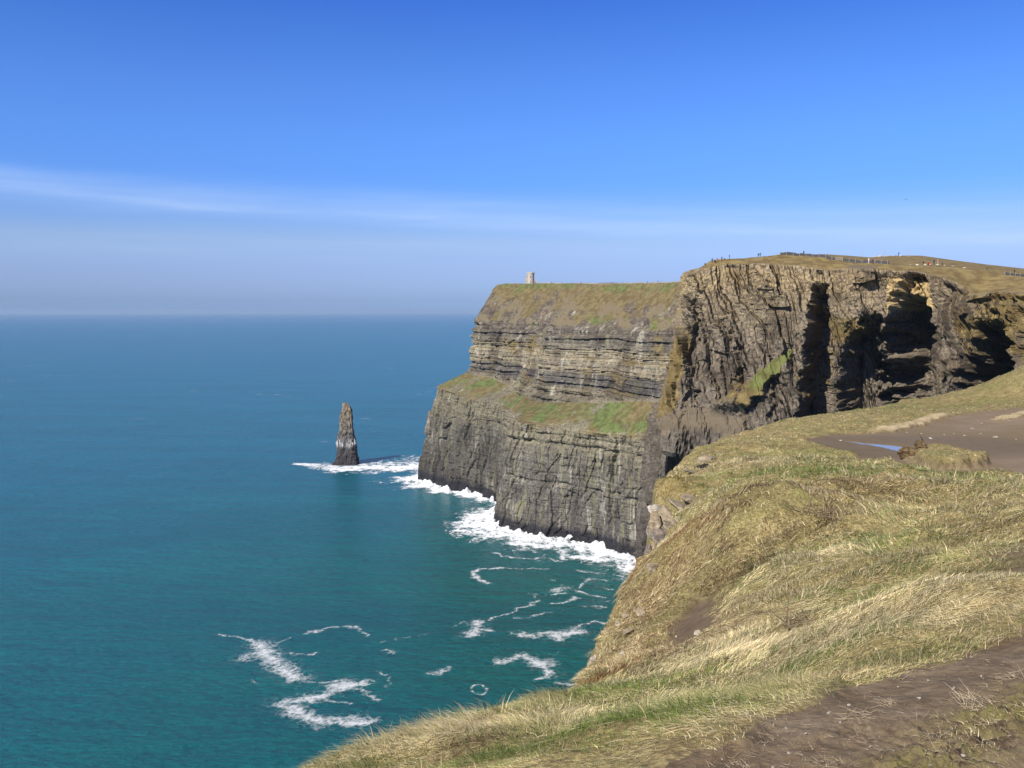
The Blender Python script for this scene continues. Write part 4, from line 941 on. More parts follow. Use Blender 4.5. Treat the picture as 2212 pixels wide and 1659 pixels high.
def foam_object(name, x0, x1, y0, y1, res, fn, lo=0.18, hi=0.62, top=1.0, na=0.75, nsc=0.9, lace_amt=0.5):
    xs = np.arange(x0, x1, res); ys = np.arange(y0, y1, res)
    X, Y = np.meshgrid(xs, ys)
    F, H = fn(X, Y)
    keep = np.maximum.reduce((F[:-1, :-1], F[1:, :-1], F[:-1, 1:], F[1:, 1:])) > 0.02
    V = np.stack((X, Y, 0.12 + H), -1).reshape(-1, 3)
    v, q, a = compact(V, grid_quads(len(ys), len(xs), keep), {'foam': F.ravel()})
    t = NT(name)
    p = t.pos()
    n = t.noise(p, nsc, 6, 0.75)
    f = t.math('ADD', t.attr('foam'), t.math('MULTIPLY', t.math('SUBTRACT', n, 0.5), na))
    warp = t.n('ShaderNodeMix', {0: 0.12, 6: p, 7: t.n('ShaderNodeTexNoise', {'Vector': p, 'Scale': 0.5, 'Detail': 3.0}).outputs['Color']}, data_type='RGBA', blend_type='ADD').outputs[2]
    vor = t.n('ShaderNodeTexVoronoi', {'Vector': warp, 'Scale': 0.62}, feature='DISTANCE_TO_EDGE').outputs['Distance']
    vor2 = t.n('ShaderNodeTexVoronoi', {'Vector': warp, 'Scale': 0.23}, feature='DISTANCE_TO_EDGE').outputs['Distance']
    lace = t.math('ADD', t.math('MULTIPLY', t.ramp(vor, [(0.0, 1.0), (0.28, 0.0)]), 0.5), t.math('MULTIPLY', t.ramp(vor2, [(0.0, 1.0), (0.25, 0.0)]), 0.5))
    f = t.math('ADD', f, t.math('MULTIPLY', t.math('SUBTRACT', lace, 0.45), lace_amt))
    al = t.ramp(f, [(lo, 0.0), (hi, top)])
    al = t.math('MULTIPLY', al, t.ramp(t.attr('foam'), [(0.02, 0.0), (0.25, 1.0)]))
    m = t.p(Base_Color=(0.74, 0.76, 0.77), Roughness=0.9, Specular_IOR_Level=0.1, Alpha=al, Normal=t.bump(n, 0.6, 0.5))
    o = mesh_from(name, v, q, mats=[m], attrs=a)
    tag(o, kind='stuff')
def streak_field(X, Y):
    wx = X + 2.2 * fbm(X / 9, Y / 9, 201, 4); wy = Y + 3.0 * fbm(X / 9, Y / 9, 202, 4)
    F = np.zeros(X.shape)
    for hw, st, pts in STREAKS:
        P = sea_pts(pts)
        lo = P.min(0) - 14; hi = P.max(0) + 14
        i = (X > lo[0]) & (X < hi[0]) & (Y > lo[1]) & (Y < hi[1])
        if not i.any(): continue
        d, _, _ = nearest(P, wx[i], wy[i]); hw = hw * 1.12
        F[i] = np.maximum(F[i], st * np.clip(1.15 - d / (hw * 1.9), 0, 1))
        F[i] = np.maximum(F[i], 0.38 * st * np.clip(1 - d / (hw * 4.5), 0, 1))
    for vx, vy, rx, ry in RINGS:
        a = np.linspace(0, 2 * math.pi, 40)
        P = sea_pts(np.c_[vx + rx * np.cos(a), vy + ry * np.sin(a)])
        i = np.hypot(X - P[:, 0].mean(), Y - P[:, 1].mean()) < 20
        d, _, _ = nearest(P, X[i] + 0.40 * (wx[i] - X[i]), Y[i] + 0.40 * (wy[i] - Y[i]))
        F[i] = np.maximum(F[i], np.clip(1.1 - d / 1.05, 0, 1) * (0.75 + 0.5 * fbm(X[i] / 3, Y[i] / 3, 231, 2)))
    # scattered flecks towards the foot of the cliffs
    f1, f2, c = worley(wx / 7.0, wy / 10.0, 210)
    near = sstep(-40, 40, X + 0.15 * (Y - 400)) * sstep(330, 400, Y) * sstep(0.0, 0.5, fbm(X / 40, Y / 40, 211, 2) + 0.2)
    F = np.maximum(F, near * np.clip(0.55 - (f2 - f1) * 6.0, 0, 0.5) * sstep(0.0, 0.4, fbm(X / 14, Y / 20, 212, 3)))
    return F * (0.80 + 0.34 * fbm(X / 1.6, Y / 2.6, 205, 2) + 0.25 * fbm(X / 8, Y / 10, 206, 2)), 0.0 * X
SHORE = HP[-1][:, :2]
def surf_field(X, Y):
    d, _, _ = nearest(SHORE[::6], X, Y)
    wob = fbm(X / 24, Y / 24, 221, 4); fine = fbm(X / 6, Y / 9, 222, 4)
    # how far the white water reaches out, along the shore
    c0 = sea_pts([(900, 1042)])[0]; c1 = sea_pts([(1066, 1143)])[0]; c2 = sea_pts([(1340, 1200)])[0]
    def g(c, r): return np.exp(-((X - c[0]) ** 2 + (Y - c[1]) ** 2) / (r * r))
    Wd = 11 + 20 * g(c0, 55) + 28 * g(c1, 50) + 20 * g(c2, 120)
    F = 1.35 - d / Wd + 0.55 * wob + 0.28 * fine
    F = np.clip(F, 0, 1.1)
    F = np.maximum(F, 0.42 * np.clip(1.5 - d / (Wd * 1.5) + wob, 0, 1) * sstep(-0.1, 0.5, fine))
    band = sea_pts([(640, 1002), (690, 1005), (745, 1011), (800, 1010), (860, 1009), (925, 1009)])
    db, bx, _ = nearest(band, X, Y)
    bw = np.interp(bx, band[:, 0], [7, 16, 27, 31, 33, 36])
    Fb = np.clip(1.30 - db / bw + 0.45 * wob + 0.35 * fine, 0, 1.1)
    isl = np.hypot(X - band[1, 0] - 8, (Y - band[1, 1] - 6) / 1.3) / 26
    Fb *= 1 - 0.45 * np.exp(-isl ** 2) * sstep(-0.1, 0.3, fine)
    F = np.maximum(F, Fb)
    tail = sea_pts([(850, 1002), (885, 997), (915, 990)])
    dt, _, _ = nearest(tail, X, Y)
    F = np.maximum(F, np.clip(0.75 - dt / 40 + 0.5 * fine, 0, 0.5))
    H = 1.3 * sstep(0.75, 1.1, F) * np.abs(fbm(X / 5, Y / 5, 223, 4)) * sstep(30, 2, d) + 5.0 * np.maximum(0, fbm(X / 9, Y / 9, 224, 4)) * sstep(11, 1, d)
    return F * (0.86 + 0.22 * fine), H
foam_object('sea_foam', -235, 130, 322, 640, 0.62, streak_field, 0.22, 1.05, 0.68, 0.55)
foam_object('surf', -300, 150, 500, 1080, 1.15, surf_field, 0.36, 1.08, 1.0, 1.9, 0.42)
def far_caps():
    rng = np.random.default_rng(8)
    V, Q, A = [], [], []
    pts = [(22, 823), (100, 812), (238, 816), (620, 857), (598, 853), (845, 797), (980, 745), (880, 848), (905, 852), (930, 846), (560, 852), (420, 845), (70, 790), (960, 835), (940, 838), (300, 905), (790, 905), (700, 955)]
    for vx, vy in pts:
        c = sea_pts([(vx, vy)])[0]
        L = 0.004 * c[1] * rng.uniform(0.6, 1.8); w = 0.006 * c[1] * rng.uniform(.5, 1)
        n = 9; base = len(V)
        for i in range(n):
            for j in (-1, 0, 1):
                V.append((c[0] + (i / (n - 1) - .5) * 2 * L, c[1] + j * w * (1 - (2 * i / (n - 1) - 1) ** 2) + w * rng.normal(0, .15), 0.4))
                A.append(0.55 if j == 0 and 0 < i < n - 1 else 0.0)
        for i in range(n - 1):
            for j in range(2):
                b = base + i * 3 + j; Q.append((b, b + 3, b + 4, b + 1))
    o = mesh_from('whitecaps', np.array(V), np.array(Q), mats=[bpy.data.materials['sea_foam']], attrs={'foam': np.array(A)})
    tag(o, kind='stuff')
far_caps()
# ------------------------------------------------------------------ heights of the cliff tops
_T1 = MP[:43].reshape(-1, 3)
_T2 = HP[:30].reshape(-1, 3)
def top_z(T, x, y):
    d = (T[:, 0] - x) ** 2 + (T[:, 1] - y) ** 2
    i = np.argpartition(d, 4)[:4]; w = 1 / (d[i] + 1e-3)
    return float((T[i, 2] * w).sum() / w.sum())
def on_cliff(vx, D):
    x = float(ray(vx, 560)[0]) * D
    return (x, D, top_z(_T1, x, D))
def ground_at(vx, vy):
    g = ground_pts([(vx, vy)])[0]
    return (float(g[0]), float(g[1]), float(ground(np.array([g[0]]), np.array([g[1]]))[0][0]))

# ------------------------------------------------------------------ the tower on the far headland
def stone_mat(name, c, sc=1.0):
    t = NT(name); p = t.pos()
    br = t.n('ShaderNodeTexVoronoi', {'Vector': t.pos(scale=(1, 1, 2.2)), 'Scale': 1.6 * sc})
    n = t.noise(p, 1.2, 5, 0.7)
    cc = t.mix(t.ramp(n, [(0.35, 0.5), (0.6, 0.0)]), tuple(c), tuple(x * 0.55 for x in c))
    cc = t.mix(0.25, cc, br.outputs['Color'], 'OVERLAY')
    return t.p(Base_Color=cc, Roughness=0.9, Specular_IOR_Level=0.2)
def ring_wall(bm, cx, cy, r0, r1, z0, z1, n=20, a0=0.0, a1=2 * math.pi):
    """closed ring (or arc block) with thickness"""
    full = abs(a1 - a0 - 2 * math.pi) < 1e-6
    k = n if full else n + 1
    vs = []
    for i in range(k):
        a = a0 + (a1 - a0) * i / n
        vs.append([bm.verts.new((cx + r * math.cos(a), cy + r * math.sin(a), z)) for r, z in ((r1, z0), (r1, z1), (r0, z1), (r0, z0))])
    for i in range(n):
        A, B = vs[i], vs[(i + 1) % k]
        for j in range(4): bm.faces.new((A[j], B[j], B[(j + 1) % 4], A[(j + 1) % 4]))
    if not full:
        bm.faces.new(vs[0][::-1]); bm.faces.new(vs[-1])
def box(bm, x0, x1, y0, y1, z0, z1):
    v = [bm.verts.new(p) for p in ((x0, y0, z0), (x1, y0, z0), (x1, y1, z0), (x0, y1, z0), (x0, y0, z1), (x1, y0, z1), (x1, y1, z1), (x0, y1, z1))]
    for f in ((0, 3, 2, 1), (4, 5, 6, 7), (0, 1, 5, 4), (1, 2, 6, 5), (2, 3, 7, 6), (3, 0, 4, 7)): bm.faces.new([v[i] for i in f])
def make_tower():
    D = 930.0
    pz = at(1145, 613.0, D)
    zt = min(top_z(_T2, pz[0], pz[1]), pz[2] + 0.3)
    root = empty('stone_tower', (pz[0], pz[1], zt - 0.4))
    tag(root, 'small pale stone lookout tower with round turret standing on the grassy headland', 'tower')
    st = stone_mat('tower_stone', (0.46, 0.40, 0.34)); dk = plain('window_dark', (0.012, 0.012, 0.014))
    bm = bmesh.new(); ring_wall(bm, 0.7, 0, 2.9, 3.45, 0, 10.4, 28)
    turret = bm_obj('turret', bm, st, root)
    bm = bmesh.new(); ring_wall(bm, 0.7, 0, 2.95, 3.75, 10.4, 11.5, 28)
    for i in range(8):
        a = i * math.pi / 4 + 0.2; ring_wall(bm, 0.7, 0, 3.1, 3.74, 11.5, 12.3, 3, a, a + 0.48)
    bm_obj('parapet', bm, st, root)
    bm = bmesh.new(); ring_wall(bm, 0.7, 0, 0.0, 2.95, 10.0, 10.3, 28); bm_obj('roof', bm, st, root)
    for zc, w, h in ((7.3, 0.75, 1.7), (2.5, 0.6, 1.3)):
        bm = bmesh.new(); a = R(-92); b = w / 3.4 / 2
        ring_wall(bm, 0.7, 0, 3.2, 3.49, zc - h / 2, zc + h / 2, 4, a - b, a + b)
        bm_obj('window', bm, dk, turret)
    bm = bmesh.new(); box(bm, -4.7, -1.6, -2.3, 2.6, 0, 7.6); hall = bm_obj('hall', bm, st, root)
    bm = bmesh.new(); box(bm, -4.95, -1.5, -2.55, 2.85, 7.6, 8.2)
    for x in (-4.9, -3.9, -2.9): box(bm, x, x + 0.6, -2.5, -2.1, 8.2, 8.9); box(bm, x, x + 0.6, 2.3, 2.7, 8.2, 8.9)
    bm_obj('hall_parapet', bm, st, root)
    bm = bmesh.new(); box(bm, -3.6, -3.0, -2.33, -2.2, 2.2, 3.4); bm_obj('window', bm, plain('window_shade', (0.10, 0.085, 0.075)), hall)
    bm = bmesh.new(); box(bm, 4.05, 7.2, -1.2, 1.6, 0, 3.9)
    for x in (4.25, 6.2): box(bm, x, x + 0.7, -1.15, 1.5, 3.9, 5.0)
    ann = bm_obj('annex', bm, stone_mat('annex_stone', (0.40, 0.37, 0.38)), root)
    bm = bmesh.new(); box(bm, 5.3, 5.9, -1.23, -1.1, 0.3, 2.7); bm_obj('doorway', bm, dk, ann)
    # low boundary wall running along the skyline
    t = stone_mat('boundary_stone', (0.30, 0.28, 0.25), 0.7)
    w = empty('boundary_wall', (0, 0, 0)); pts = []
    for vx in np.arange(1168, 1482, 3.0):
        Dv = np.interp(vx, [1140, 1200, 1300, 1380, 1445, 1500], [920, 874, 800, 750, 705, 668]) + 6
        x = float(ray(vx, 612)[0]) * Dv; pts.append((x, Dv, top_z(_T2, x, Dv)))
    bm = bmesh.new(); rng = random.Random(3); pr = None
    for x, y, z in pts:
        h = 0.7 + 0.5 * rng.random()
        row = [bm.verts.new(p) for p in ((x, y - 0.25, z - 0.5), (x, y - 0.2, z + h), (x, y + 0.2, z + h), (x, y + 0.25, z - 0.5))]
        if pr:
            for j in range(4): bm.faces.new((pr[j], row[j], row[(j + 1) % 4], pr[(j + 1) % 4]))
        pr = row
    bpy.data.objects.remove(w)
    o = bm_obj('boundary_wall', bm, t)
    tag(o, 'low weathered stone wall along the skyline right of the tower', 'wall')
make_tower()

# ------------------------------------------------------------------ people
def skin_person(pose):
    J = {'stand': dict(hipl=(-.09, 0, .92), hipr=(.09, 0, .92), kneel=(-.10, -.02, .50), kneer=(.11, .03, .50), footl=(-.11, .03, .07), footr=(.13, .06, .07), toel=(-.12, -.14, .04), toer=(.15, -.11, .04),
                       chest=(0, -.01, 1.28), neck=(0, 0, 1.47), head=(0, -.02, 1.60), crown=(0, -.01, 1.70), shl=(-.19, 0, 1.41), shr=(.19, 0, 1.41), ell=(-.26, .03, 1.13), elr=(.27, .02, 1.13), hal=(-.25, -.07, .88), har=(.27, -.06, .88)),
         'akimbo': dict(hipl=(-.10, 0, .92), hipr=(.10, 0, .92), kneel=(-.16, -.02, .50), kneer=(.16, .02, .50), footl=(-.20, .03, .07), footr=(.20, .03, .07), toel=(-.23, -.14, .04), toer=(.24, -.13, .04),
                        chest=(0, -.01, 1.28), neck=(0, 0, 1.47), head=(0, -.03, 1.60), crown=(0, -.02, 1.70), shl=(-.19, 0, 1.41), shr=(.19, 0, 1.41), ell=(-.36, .08, 1.20), elr=(.36, -.05, 1.24), hal=(-.19, -.05, 1.02), har=(.13, -.22, 1.42)),
         'sit': dict(hipl=(-.10, 0, .14), hipr=(.10, 0, .14), kneel=(-.15, -.36, .42), kneer=(.14, -.38, .44), footl=(-.14, -.50, .07), footr=(.15, -.52, .07), toel=(-.15, -.68, .05), toer=(.16, -.70, .05),
                     chest=(0, -.05, .52), neck=(0, -.06, .70), head=(0, -.09, .83), crown=(0, -.09, .93), shl=(-.19, -.05, .64), shr=(.19, -.05, .64), ell=(-.26, -.16, .42), elr=(.27, -.14, .42), hal=(-.14, -.38, .44), har=(.13, -.40, .46))}[pose]
    pel = ((J['hipl'][0] + J['hipr'][0]) / 2, J['hipl'][1], J['hipl'][2] + 0.06)
    names = ['pel', 'chest', 'neck', 'head', 'crown', 'hipl', 'kneel', 'footl', 'toel', 'hipr', 'kneer', 'footr', 'toer', 'shl', 'ell', 'hal', 'shr', 'elr', 'har']
    J['pel'] = pel
    rad = dict(pel=.145, chest=.155, neck=.06, head=.095, crown=.075, hipl=.10, hipr=.10, kneel=.065, kneer=.065, footl=.05, footr=.05, toel=.04, toer=.04, shl=.075, shr=.075, ell=.05, elr=.05, hal=.038, har=.038)
    ix = {k: i for i, k in enumerate(names)}
    E = [('pel', 'chest'), ('chest', 'neck'), ('neck', 'head'), ('head', 'crown'), ('pel', 'hipl'), ('hipl', 'kneel'), ('kneel', 'footl'), ('footl', 'toel'), ('pel', 'hipr'), ('hipr', 'kneer'), ('kneer', 'footr'), ('footr', 'toer'), ('chest', 'shl'), ('shl', 'ell'), ('ell', 'hal'), ('chest', 'shr'), ('shr', 'elr'), ('elr', 'har')]
    me = bpy.data.meshes.new('figure'); me.from_pydata([J[k] for k in names], [(ix[a], ix[b]) for a, b in E], [])
    o = bpy.data.objects.new('figure', me); col.objects.link(o)
    o.modifiers.new('s', 'SKIN'); o.modifiers.new('d', 'SUBSURF').levels = 1
    sv = me.skin_vertices[0].data
    for i, k in enumerate(names): sv[i].radius = (rad[k], rad[k] * (0.78 if k in ('pel', 'chest') else 1)); sv[i].use_root = (k == 'pel')
    dg = bpy.context.evaluated_depsgraph_get()
    out = bpy.data.meshes.new_from_object(o.evaluated_get(dg)); bpy.data.objects.remove(o)
    hip = pel[2]; neck = J['neck'][2]
    mi = []
    for p in out.polygons:
        c = p.center
        if c.z > neck + 0.03: k = 3 if (c.z > J['head'][2] + 0.035 or c.y > J['head'][1] + 0.04) else 2
        elif min((c - Vector(J['hal'])).length, (c - Vector(J['har'])).length) < 0.07: k = 2
        elif pose == 'sit': k = 1 if (c.z < hip + 0.02 or c.y < -0.22) and abs(c.x) < 0.25 and min((c - Vector(J['ell'])).length, (c - Vector(J['elr'])).length) > 0.12 else 0
        else: k = 0 if c.z > hip - 0.02 or abs(c.x) > 0.24 and c.z > 0.8 else 1
        if k == 1 and c.z < 0.10 and pose != 'sit': k = 4
        mi.append(k)
    out.polygons.foreach_set('material_index', mi)
    out.polygons.foreach_set('use_smooth', [True] * len(out.polygons))
    return out
FIG = {k: skin_person(k) for k in ('stand', 'akimbo', 'sit')}
_cm = {}
def cmat(c):
    if c not in _cm: _cm[c] = plain('cloth_%d' % len(_cm), c, 0.9, 0.1)
    return _cm[c]
SKIN = plain('skin', (0.50, 0.32, 0.24), 0.6); SHOE = plain('shoes', (0.03, 0.028, 0.026))
def person(loc, pose, top, legs, hair, rz, label, group=None, s=1.0):
    me = FIG[pose].copy(); me.materials.clear()
    for m in (cmat(top), cmat(legs), SKIN, cmat(hair), SHOE): me.materials.append(m)
    o = bpy.data.objects.new('person', me); col.objects.link(o)
    o.location = (loc[0], loc[1], loc[2] - 0.03); s *= 1.12; o.rotation_euler = (0, 0, rz); o.scale = (s, s, s)
    tag(o, label, 'person', group)
BK = (0.03, 0.025, 0.02); BR = (0.10, 0.06, 0.03); NV = (0.025, 0.035, 0.07); JE = (0.05, 0.07, 0.13); DKG = (0.04, 0.04, 0.045)
GP = 'visitors on the nearer cliff top'
person(on_cliff(1523, 394), 'sit', (0.06, 0.07, 0.08), DKG, BK, 2.4, 'person in grey sitting at the very tip of the cliff top', GP, 1.1)
person(on_cliff(1538.5, 394), 'akimbo', (0.05, 0.085, 0.10), NV, BK, 0.5, 'person in dark teal jacket standing with elbows out, leftmost one on their feet', GP, 1.1)
person(on_cliff(1544.3, 394), 'sit', (0.05, 0.05, 0.06), DKG, BR, 0.2, 'person in black crouching just right of the teal jacket', GP, 1.25)
person(on_cliff(1549.4, 394), 'stand', (0.36, 0.17, 0.14), JE, BR, -0.4, 'person in faded red top standing beside the crouching figure', GP, 1.08)
person(on_cliff(1559.2, 394), 'akimbo', (0.05, 0.055, 0.07), DKG, BK, 0.9, 'person in charcoal standing with arm raised near the cliff tip', GP, 1.1)
person(on_cliff(1564.5, 395), 'sit', (0.12, 0.07, 0.06), JE, BK, 0.2, 'small seated person in brown right of the raised arm', GP, 0.8)
person(on_cliff(1575.4, 395), 'stand', (0.03, 0.04, 0.05), (0.03, 0.03, 0.04), BK, 1.2, 'person dressed all in black standing apart at the right of the tip group', GP, 1.08)
person(on_cliff(1637.8, 399), 'stand', (0.05, 0.06, 0.05), DKG, BK, 0.3, 'person half hidden by the crest, left of a close pair', GP)
person(on_cliff(1642, 399), 'stand', (0.04, 0.07, 0.11), DKG, BK, -0.3, 'person in navy half hidden by the crest, right of a close pair', GP)
person(on_cliff(1736, 402), 'stand', (0.05, 0.05, 0.06), DKG, BK, 0, 'person behind the dark slab fence at the top of the ridge', GP)
person(on_cliff(1876.8, 377), 'stand', (0.72, 0.70, 0.68), (0.50, 0.46, 0.45), BR, 0.4, 'person in white top and pale trousers by the slab fence', GP, 1.14)
person(on_cliff(1885.0, 376), 'akimbo', (0.14, 0.03, 0.035), NV, BK, -0.3, 'person in maroon top and navy trousers beside the one in white', GP, 1.14)
person(on_cliff(1891.5, 377), 'stand', (0.18, 0.17, 0.24), JE, BR, 0.8, 'person in lilac grey standing right of the maroon top', GP, 0.95)
person(on_cliff(1941, 474), 'stand', (0.05, 0.06, 0.07), DKG, BK, 0, 'person standing far back on top of the stony rise', GP)
person(on_cliff(1995, 372), 'stand', (0.06, 0.06, 0.065), DKG, BK, 0, 'person in dark clothes standing among pale boulders left of the red jacket', GP)
person(on_cliff(2005.5, 369), 'sit', (0.42, 0.03, 0.05), JE, BK, 0.3, 'person in bright red jacket sitting among pale boulders', GP, 1.3)
person(on_cliff(2018, 369), 'akimbo', (0.03, 0.04, 0.075), (0.16, 0.16, 0.18), BK, -0.2, 'person in navy jacket and grey trousers standing right of the red jacket', GP, 1.22)
person(on_cliff(2036, 380), 'stand', (0.05, 0.05, 0.06), DKG, BK, 0, 'person standing farther back to the right of the navy jacket', GP, 0.8)
person(on_cliff(2133, 372), 'stand', (0.05, 0.06, 0.07), DKG, BR, 0, 'person walking alone down the long right hand slope', GP, 0.75)
person(on_cliff(2192.7, 372), 'stand', (0.05, 0.065, 0.075), DKG, BK, 0.4, 'lone person at the far right end of the cliff top', GP, 1.1)
rng = random.Random(12)
for vx, c in ((1186, (0.6, 0.6, 0.6)), (1192, (0.04, 0.05, 0.07)), (1214, (0.30, 0.05, 0.05)), (1236, (0.05, 0.06, 0.08)), (1255, (0.07, 0.07, 0.08)), (1283, (0.5, 0.5, 0.52)), (1311, (0.05, 0.05, 0.07)), (1345, (0.06, 0.07, 0.10)), (1372, (0.4, 0.38, 0.36)), (1398, (0.05, 0.05, 0.06)), (1421, (0.06, 0.06, 0.08))):
    Dv = float(np.interp(vx, [1140, 1200, 1300, 1380, 1445, 1500], [920, 874, 800, 750, 705, 668])) + 2
    x = float(ray(vx, 612)[0]) * Dv
    person((x, Dv, top_z(_T2, x, Dv)), 'stand', c, DKG, BK, rng.uniform(0, 6), 'tiny distant person walking along the skyline wall near the tower', 'walkers along the far skyline')

# ------------------------------------------------------------------ slab fences, stile and posts on the nearer cliff top
SLATE = stone_mat('slate', (0.072, 0.065, 0.070)); PALEWOOD = plain('pale_wood', (0.42, 0.36, 0.28))
def rock_mesh(seed, sx, sy, sz, rough=0.12, cuts=2, n=16):
    rg = random.Random(seed); bm = bmesh.new()
    for _ in range(n):
        v = Vector((rg.gauss(0, 1), rg.gauss(0, 1), rg.gauss(0, 1))).normalized() * rg.uniform(0.82, 1.0)
        bm.verts.new((v.x, v.y, v.z))
    g = bmesh.ops.convex_hull(bm, input=bm.verts[:])
    bmesh.ops.delete(bm, geom=[e for e in g['geom_interior'] if isinstance(e, bmesh.types.BMVert)], context='VERTS')
    for v in bm.verts: v.co = Vector((v.co.x * sx, v.co.y * sy, v.co.z * sz))
    bmesh.ops.bevel(bm, geom=bm.edges[:], offset=0.06 * min(sx, sy, sz), segments=1, affect='EDGES')
    bmesh.ops.triangulate(bm, faces=bm.faces[:])
    bmesh.ops.subdivide_edges(bm, edges=bm.edges[:], cuts=cuts, use_grid_fill=True)
    bm.normal_update()
    co = np.array([v.co[:] for v in bm.verts]); k = 2.2 / max(sx, sy, sz)
    d = (fbm(co[:, 0] * k + seed, co[:, 1] * k + co[:, 2] * k * 1.7, seed, 4)) * rough * min(sx, sy, sz)
    for v, q in zip(bm.verts, d): v.co += v.normal * float(q)
    return bm
def fence(ends, label, n, post_every):
    (v0, D0), (v1, D1) = ends[0], ends[-1]
    vxs = np.linspace(v0, v1, n + 1); Ds = np.interp(vxs, [e[0] for e in ends], [e[1] for e in ends])
    P = [on_cliff(a, b) for a, b in zip(vxs, Ds)]
    root = empty('slab_fence', P[0]); tag(root, label, 'fence', 'slab fences on the cliff top')
    rg = random.Random(n)
    for i in range(n):
        a, b = Vector(P[i]), Vector(P[i + 1]); d = b - a; L = math.hypot(d.x, d.y); ang = math.atan2(d.y, d.x)
        bm = bmesh.new(); h = 1.05 + rg.uniform(-.12, .12)
        vs = [(-.0, -.04, -.6), (L * .97, -.04, -.6), (L * .97, -.04, h + rg.uniform(-.08, .08)), (L * .5, -.04, h + rg.uniform(0, .12)), (0, -.04, h)]
        f0 = [bm.verts.new(p) for p in vs]; f1 = [bm.verts.new((p[0], .05, p[2])) for p in vs]
        bm.faces.new(f0); bm.faces.new(f1[::-1])
        for j in range(5): bm.faces.new((f0[j], f1[j], f1[(j + 1) % 5], f0[(j + 1) % 5]))
        bmesh.ops.recalc_face_normals(bm, faces=bm.faces[:])
        o = bm_obj('slab', bm, SLATE, root); o.location = a - Vector(P[0]); o.rotation_euler = (rg.uniform(-.03, .03), 0, ang)
        if i % post_every == 0:
            bm = bmesh.new(); box(bm, -.06, .06, -.06, .06, -.5, 1.5); box(bm, -.05, .05, -.05, .05, 1.5, 1.55)
            p = bm_obj('post', bm, PALEWOOD, root); p.location = a - Vector(P[0]) + Vector((0, -.14, 0))
fence([(1685, 398), (1741, 396.5), (1776, 392), (1806, 388)], 'long dark slab fence curving over the highest point of the cliff top', 26, 3)
fence([(1820, 386), (1860, 383), (1922, 378)], 'dark slab fence with pale posts behind the person in white', 22, 3)
fence([(2172, 360), (2192, 356), (2216, 350)], 'short dark slab fence at the far right edge of the cliff top', 8, 2)
def stile():
    p = on_cliff(1812, 387); root = empty('wooden_stile', p); tag(root, 'pale timber stile standing in the gap between two slab fences', 'stile')
    for x in (-1.3, -0.4, 0.5, 1.3):
        bm = bmesh.new(); box(bm, x - .07, x + .07, -.07, .07, -.4, 1.6); bm_obj('post', bm, PALEWOOD, root)
    for z in (0.55, 1.15):
        bm = bmesh.new(); box(bm, -1.4, 1.4, -.13, -.075, z, z + .14); bm_obj('rail', bm, PALEWOOD, root)
    bm = bmesh.new(); box(bm, -.6, .7, -.5, -.14, .25, .33); bm_obj('step', bm, PALEWOOD, root)
stile()
for vx, D, h, lab in ((1862, 470, 2.6, 'thin pale post on the stony rise, left of the flat slab'), (1910, 470, 3.2, 'tall pale post behind the long flat boulders on the rise'), (1963, 462, 3.4, 'pale post at the right shoulder of the stony rise'), (2026, 370, 2.6, 'tall pale post beside the person in the navy jacket')):
    p = on_cliff(vx, D); bm = bmesh.new(); box(bm, -.10, .10, -.10, .10, -.5, h); box(bm, -.12, .12, -.12, .12, h, h + .08)
    tag(bm_obj('marker_post', bm, PALEWOOD, None, False, p), lab, 'post', 'marker posts on the cliff top')
# ---- pale boulders along the top
def rock_mat(name, c, lich=0.4):
    t = NT(name); p = t.pos()
    n = t.noise(p, 2.5, 6, 0.7); n2 = t.noise(t.pos(scale=(1, 1, 4)), 3.0, 5, 0.7); n3 = t.noise(p, 9.0, 4, 0.7)
    cc = t.mix(t.ramp(n2, [(0.36, 0.8), (0.58, 0.0)]), tuple(c), tuple(x * 0.42 for x in c))
    cc = t.mix(t.ramp(n, [(0.55, 0.0), (0.68, lich)]), cc, (0.60, 0.56, 0.46))
    cc = t.mix(t.ramp(n3, [(0.34, 0.6), (0.50, 0.0)]), cc, (0.07, 0.055, 0.04))
    return t.p(Base_Color=cc, Roughness=0.92, Specular_IOR_Level=0.2, Normal=t.bump(t.math('ADD', n, n2), 0.6, 0.06))
PALE = rock_mat('pale_rock', (0.56, 0.50, 0.40))
BR_L = [(1853, 472, .9, .5, 'low pale boulder at the left end of the stony rise'), (1877, 472, .8, .5, 'small pale boulder above the person in white'), (1889, 472, 1.0, .6, 'rounded pale boulder left of the flat slab on the rise'), (1899, 470, 2.3, .95, 'large flat pale slab on the crest of the rise'),
        (1916, 470, 2.5, .65, 'long low pale boulder right of the flat slab'), (1929, 470, .9, .5, 'small pale boulder right of the long low one'), (1945, 466, 1.6, .75, 'tilted pale boulder on the right shoulder of the rise'), (1982, 372, 1.3, .8, 'pale boulder left of the people on the slope'),
        (1999, 370, 1.3, .6, 'pale boulder left of the red jacket'), (2011, 368, .9, .5, 'pale boulder right of the red jacket'), (2026, 367, 1.4, .5, 'long pale boulder below the tall post'), (2041, 367, .8, .4, 'small pale boulder right of the tall post'), (2060, 366, 1.1, .35, 'flat pale boulder on the falling slope'), (2084, 366, 1.5, .35, 'last long flat boulder on the falling slope'), (1967, 372, .9, .4, 'lone low boulder on the turf left of the people')]
for i, (vx, D, w, h, lab) in enumerate(BR_L):
    p = on_cliff(vx, D)
    o = bm_obj('boulder', rock_mesh(40 + i, w * .62, w * .45, h * .8, cuts=1), PALE, None, False, (p[0], p[1], p[2] + h * .25)); o.rotation_euler = (0, 0, rng.uniform(-.6, .6))
    tag(o, lab, 'boulder', 'pale boulders on the cliff top')

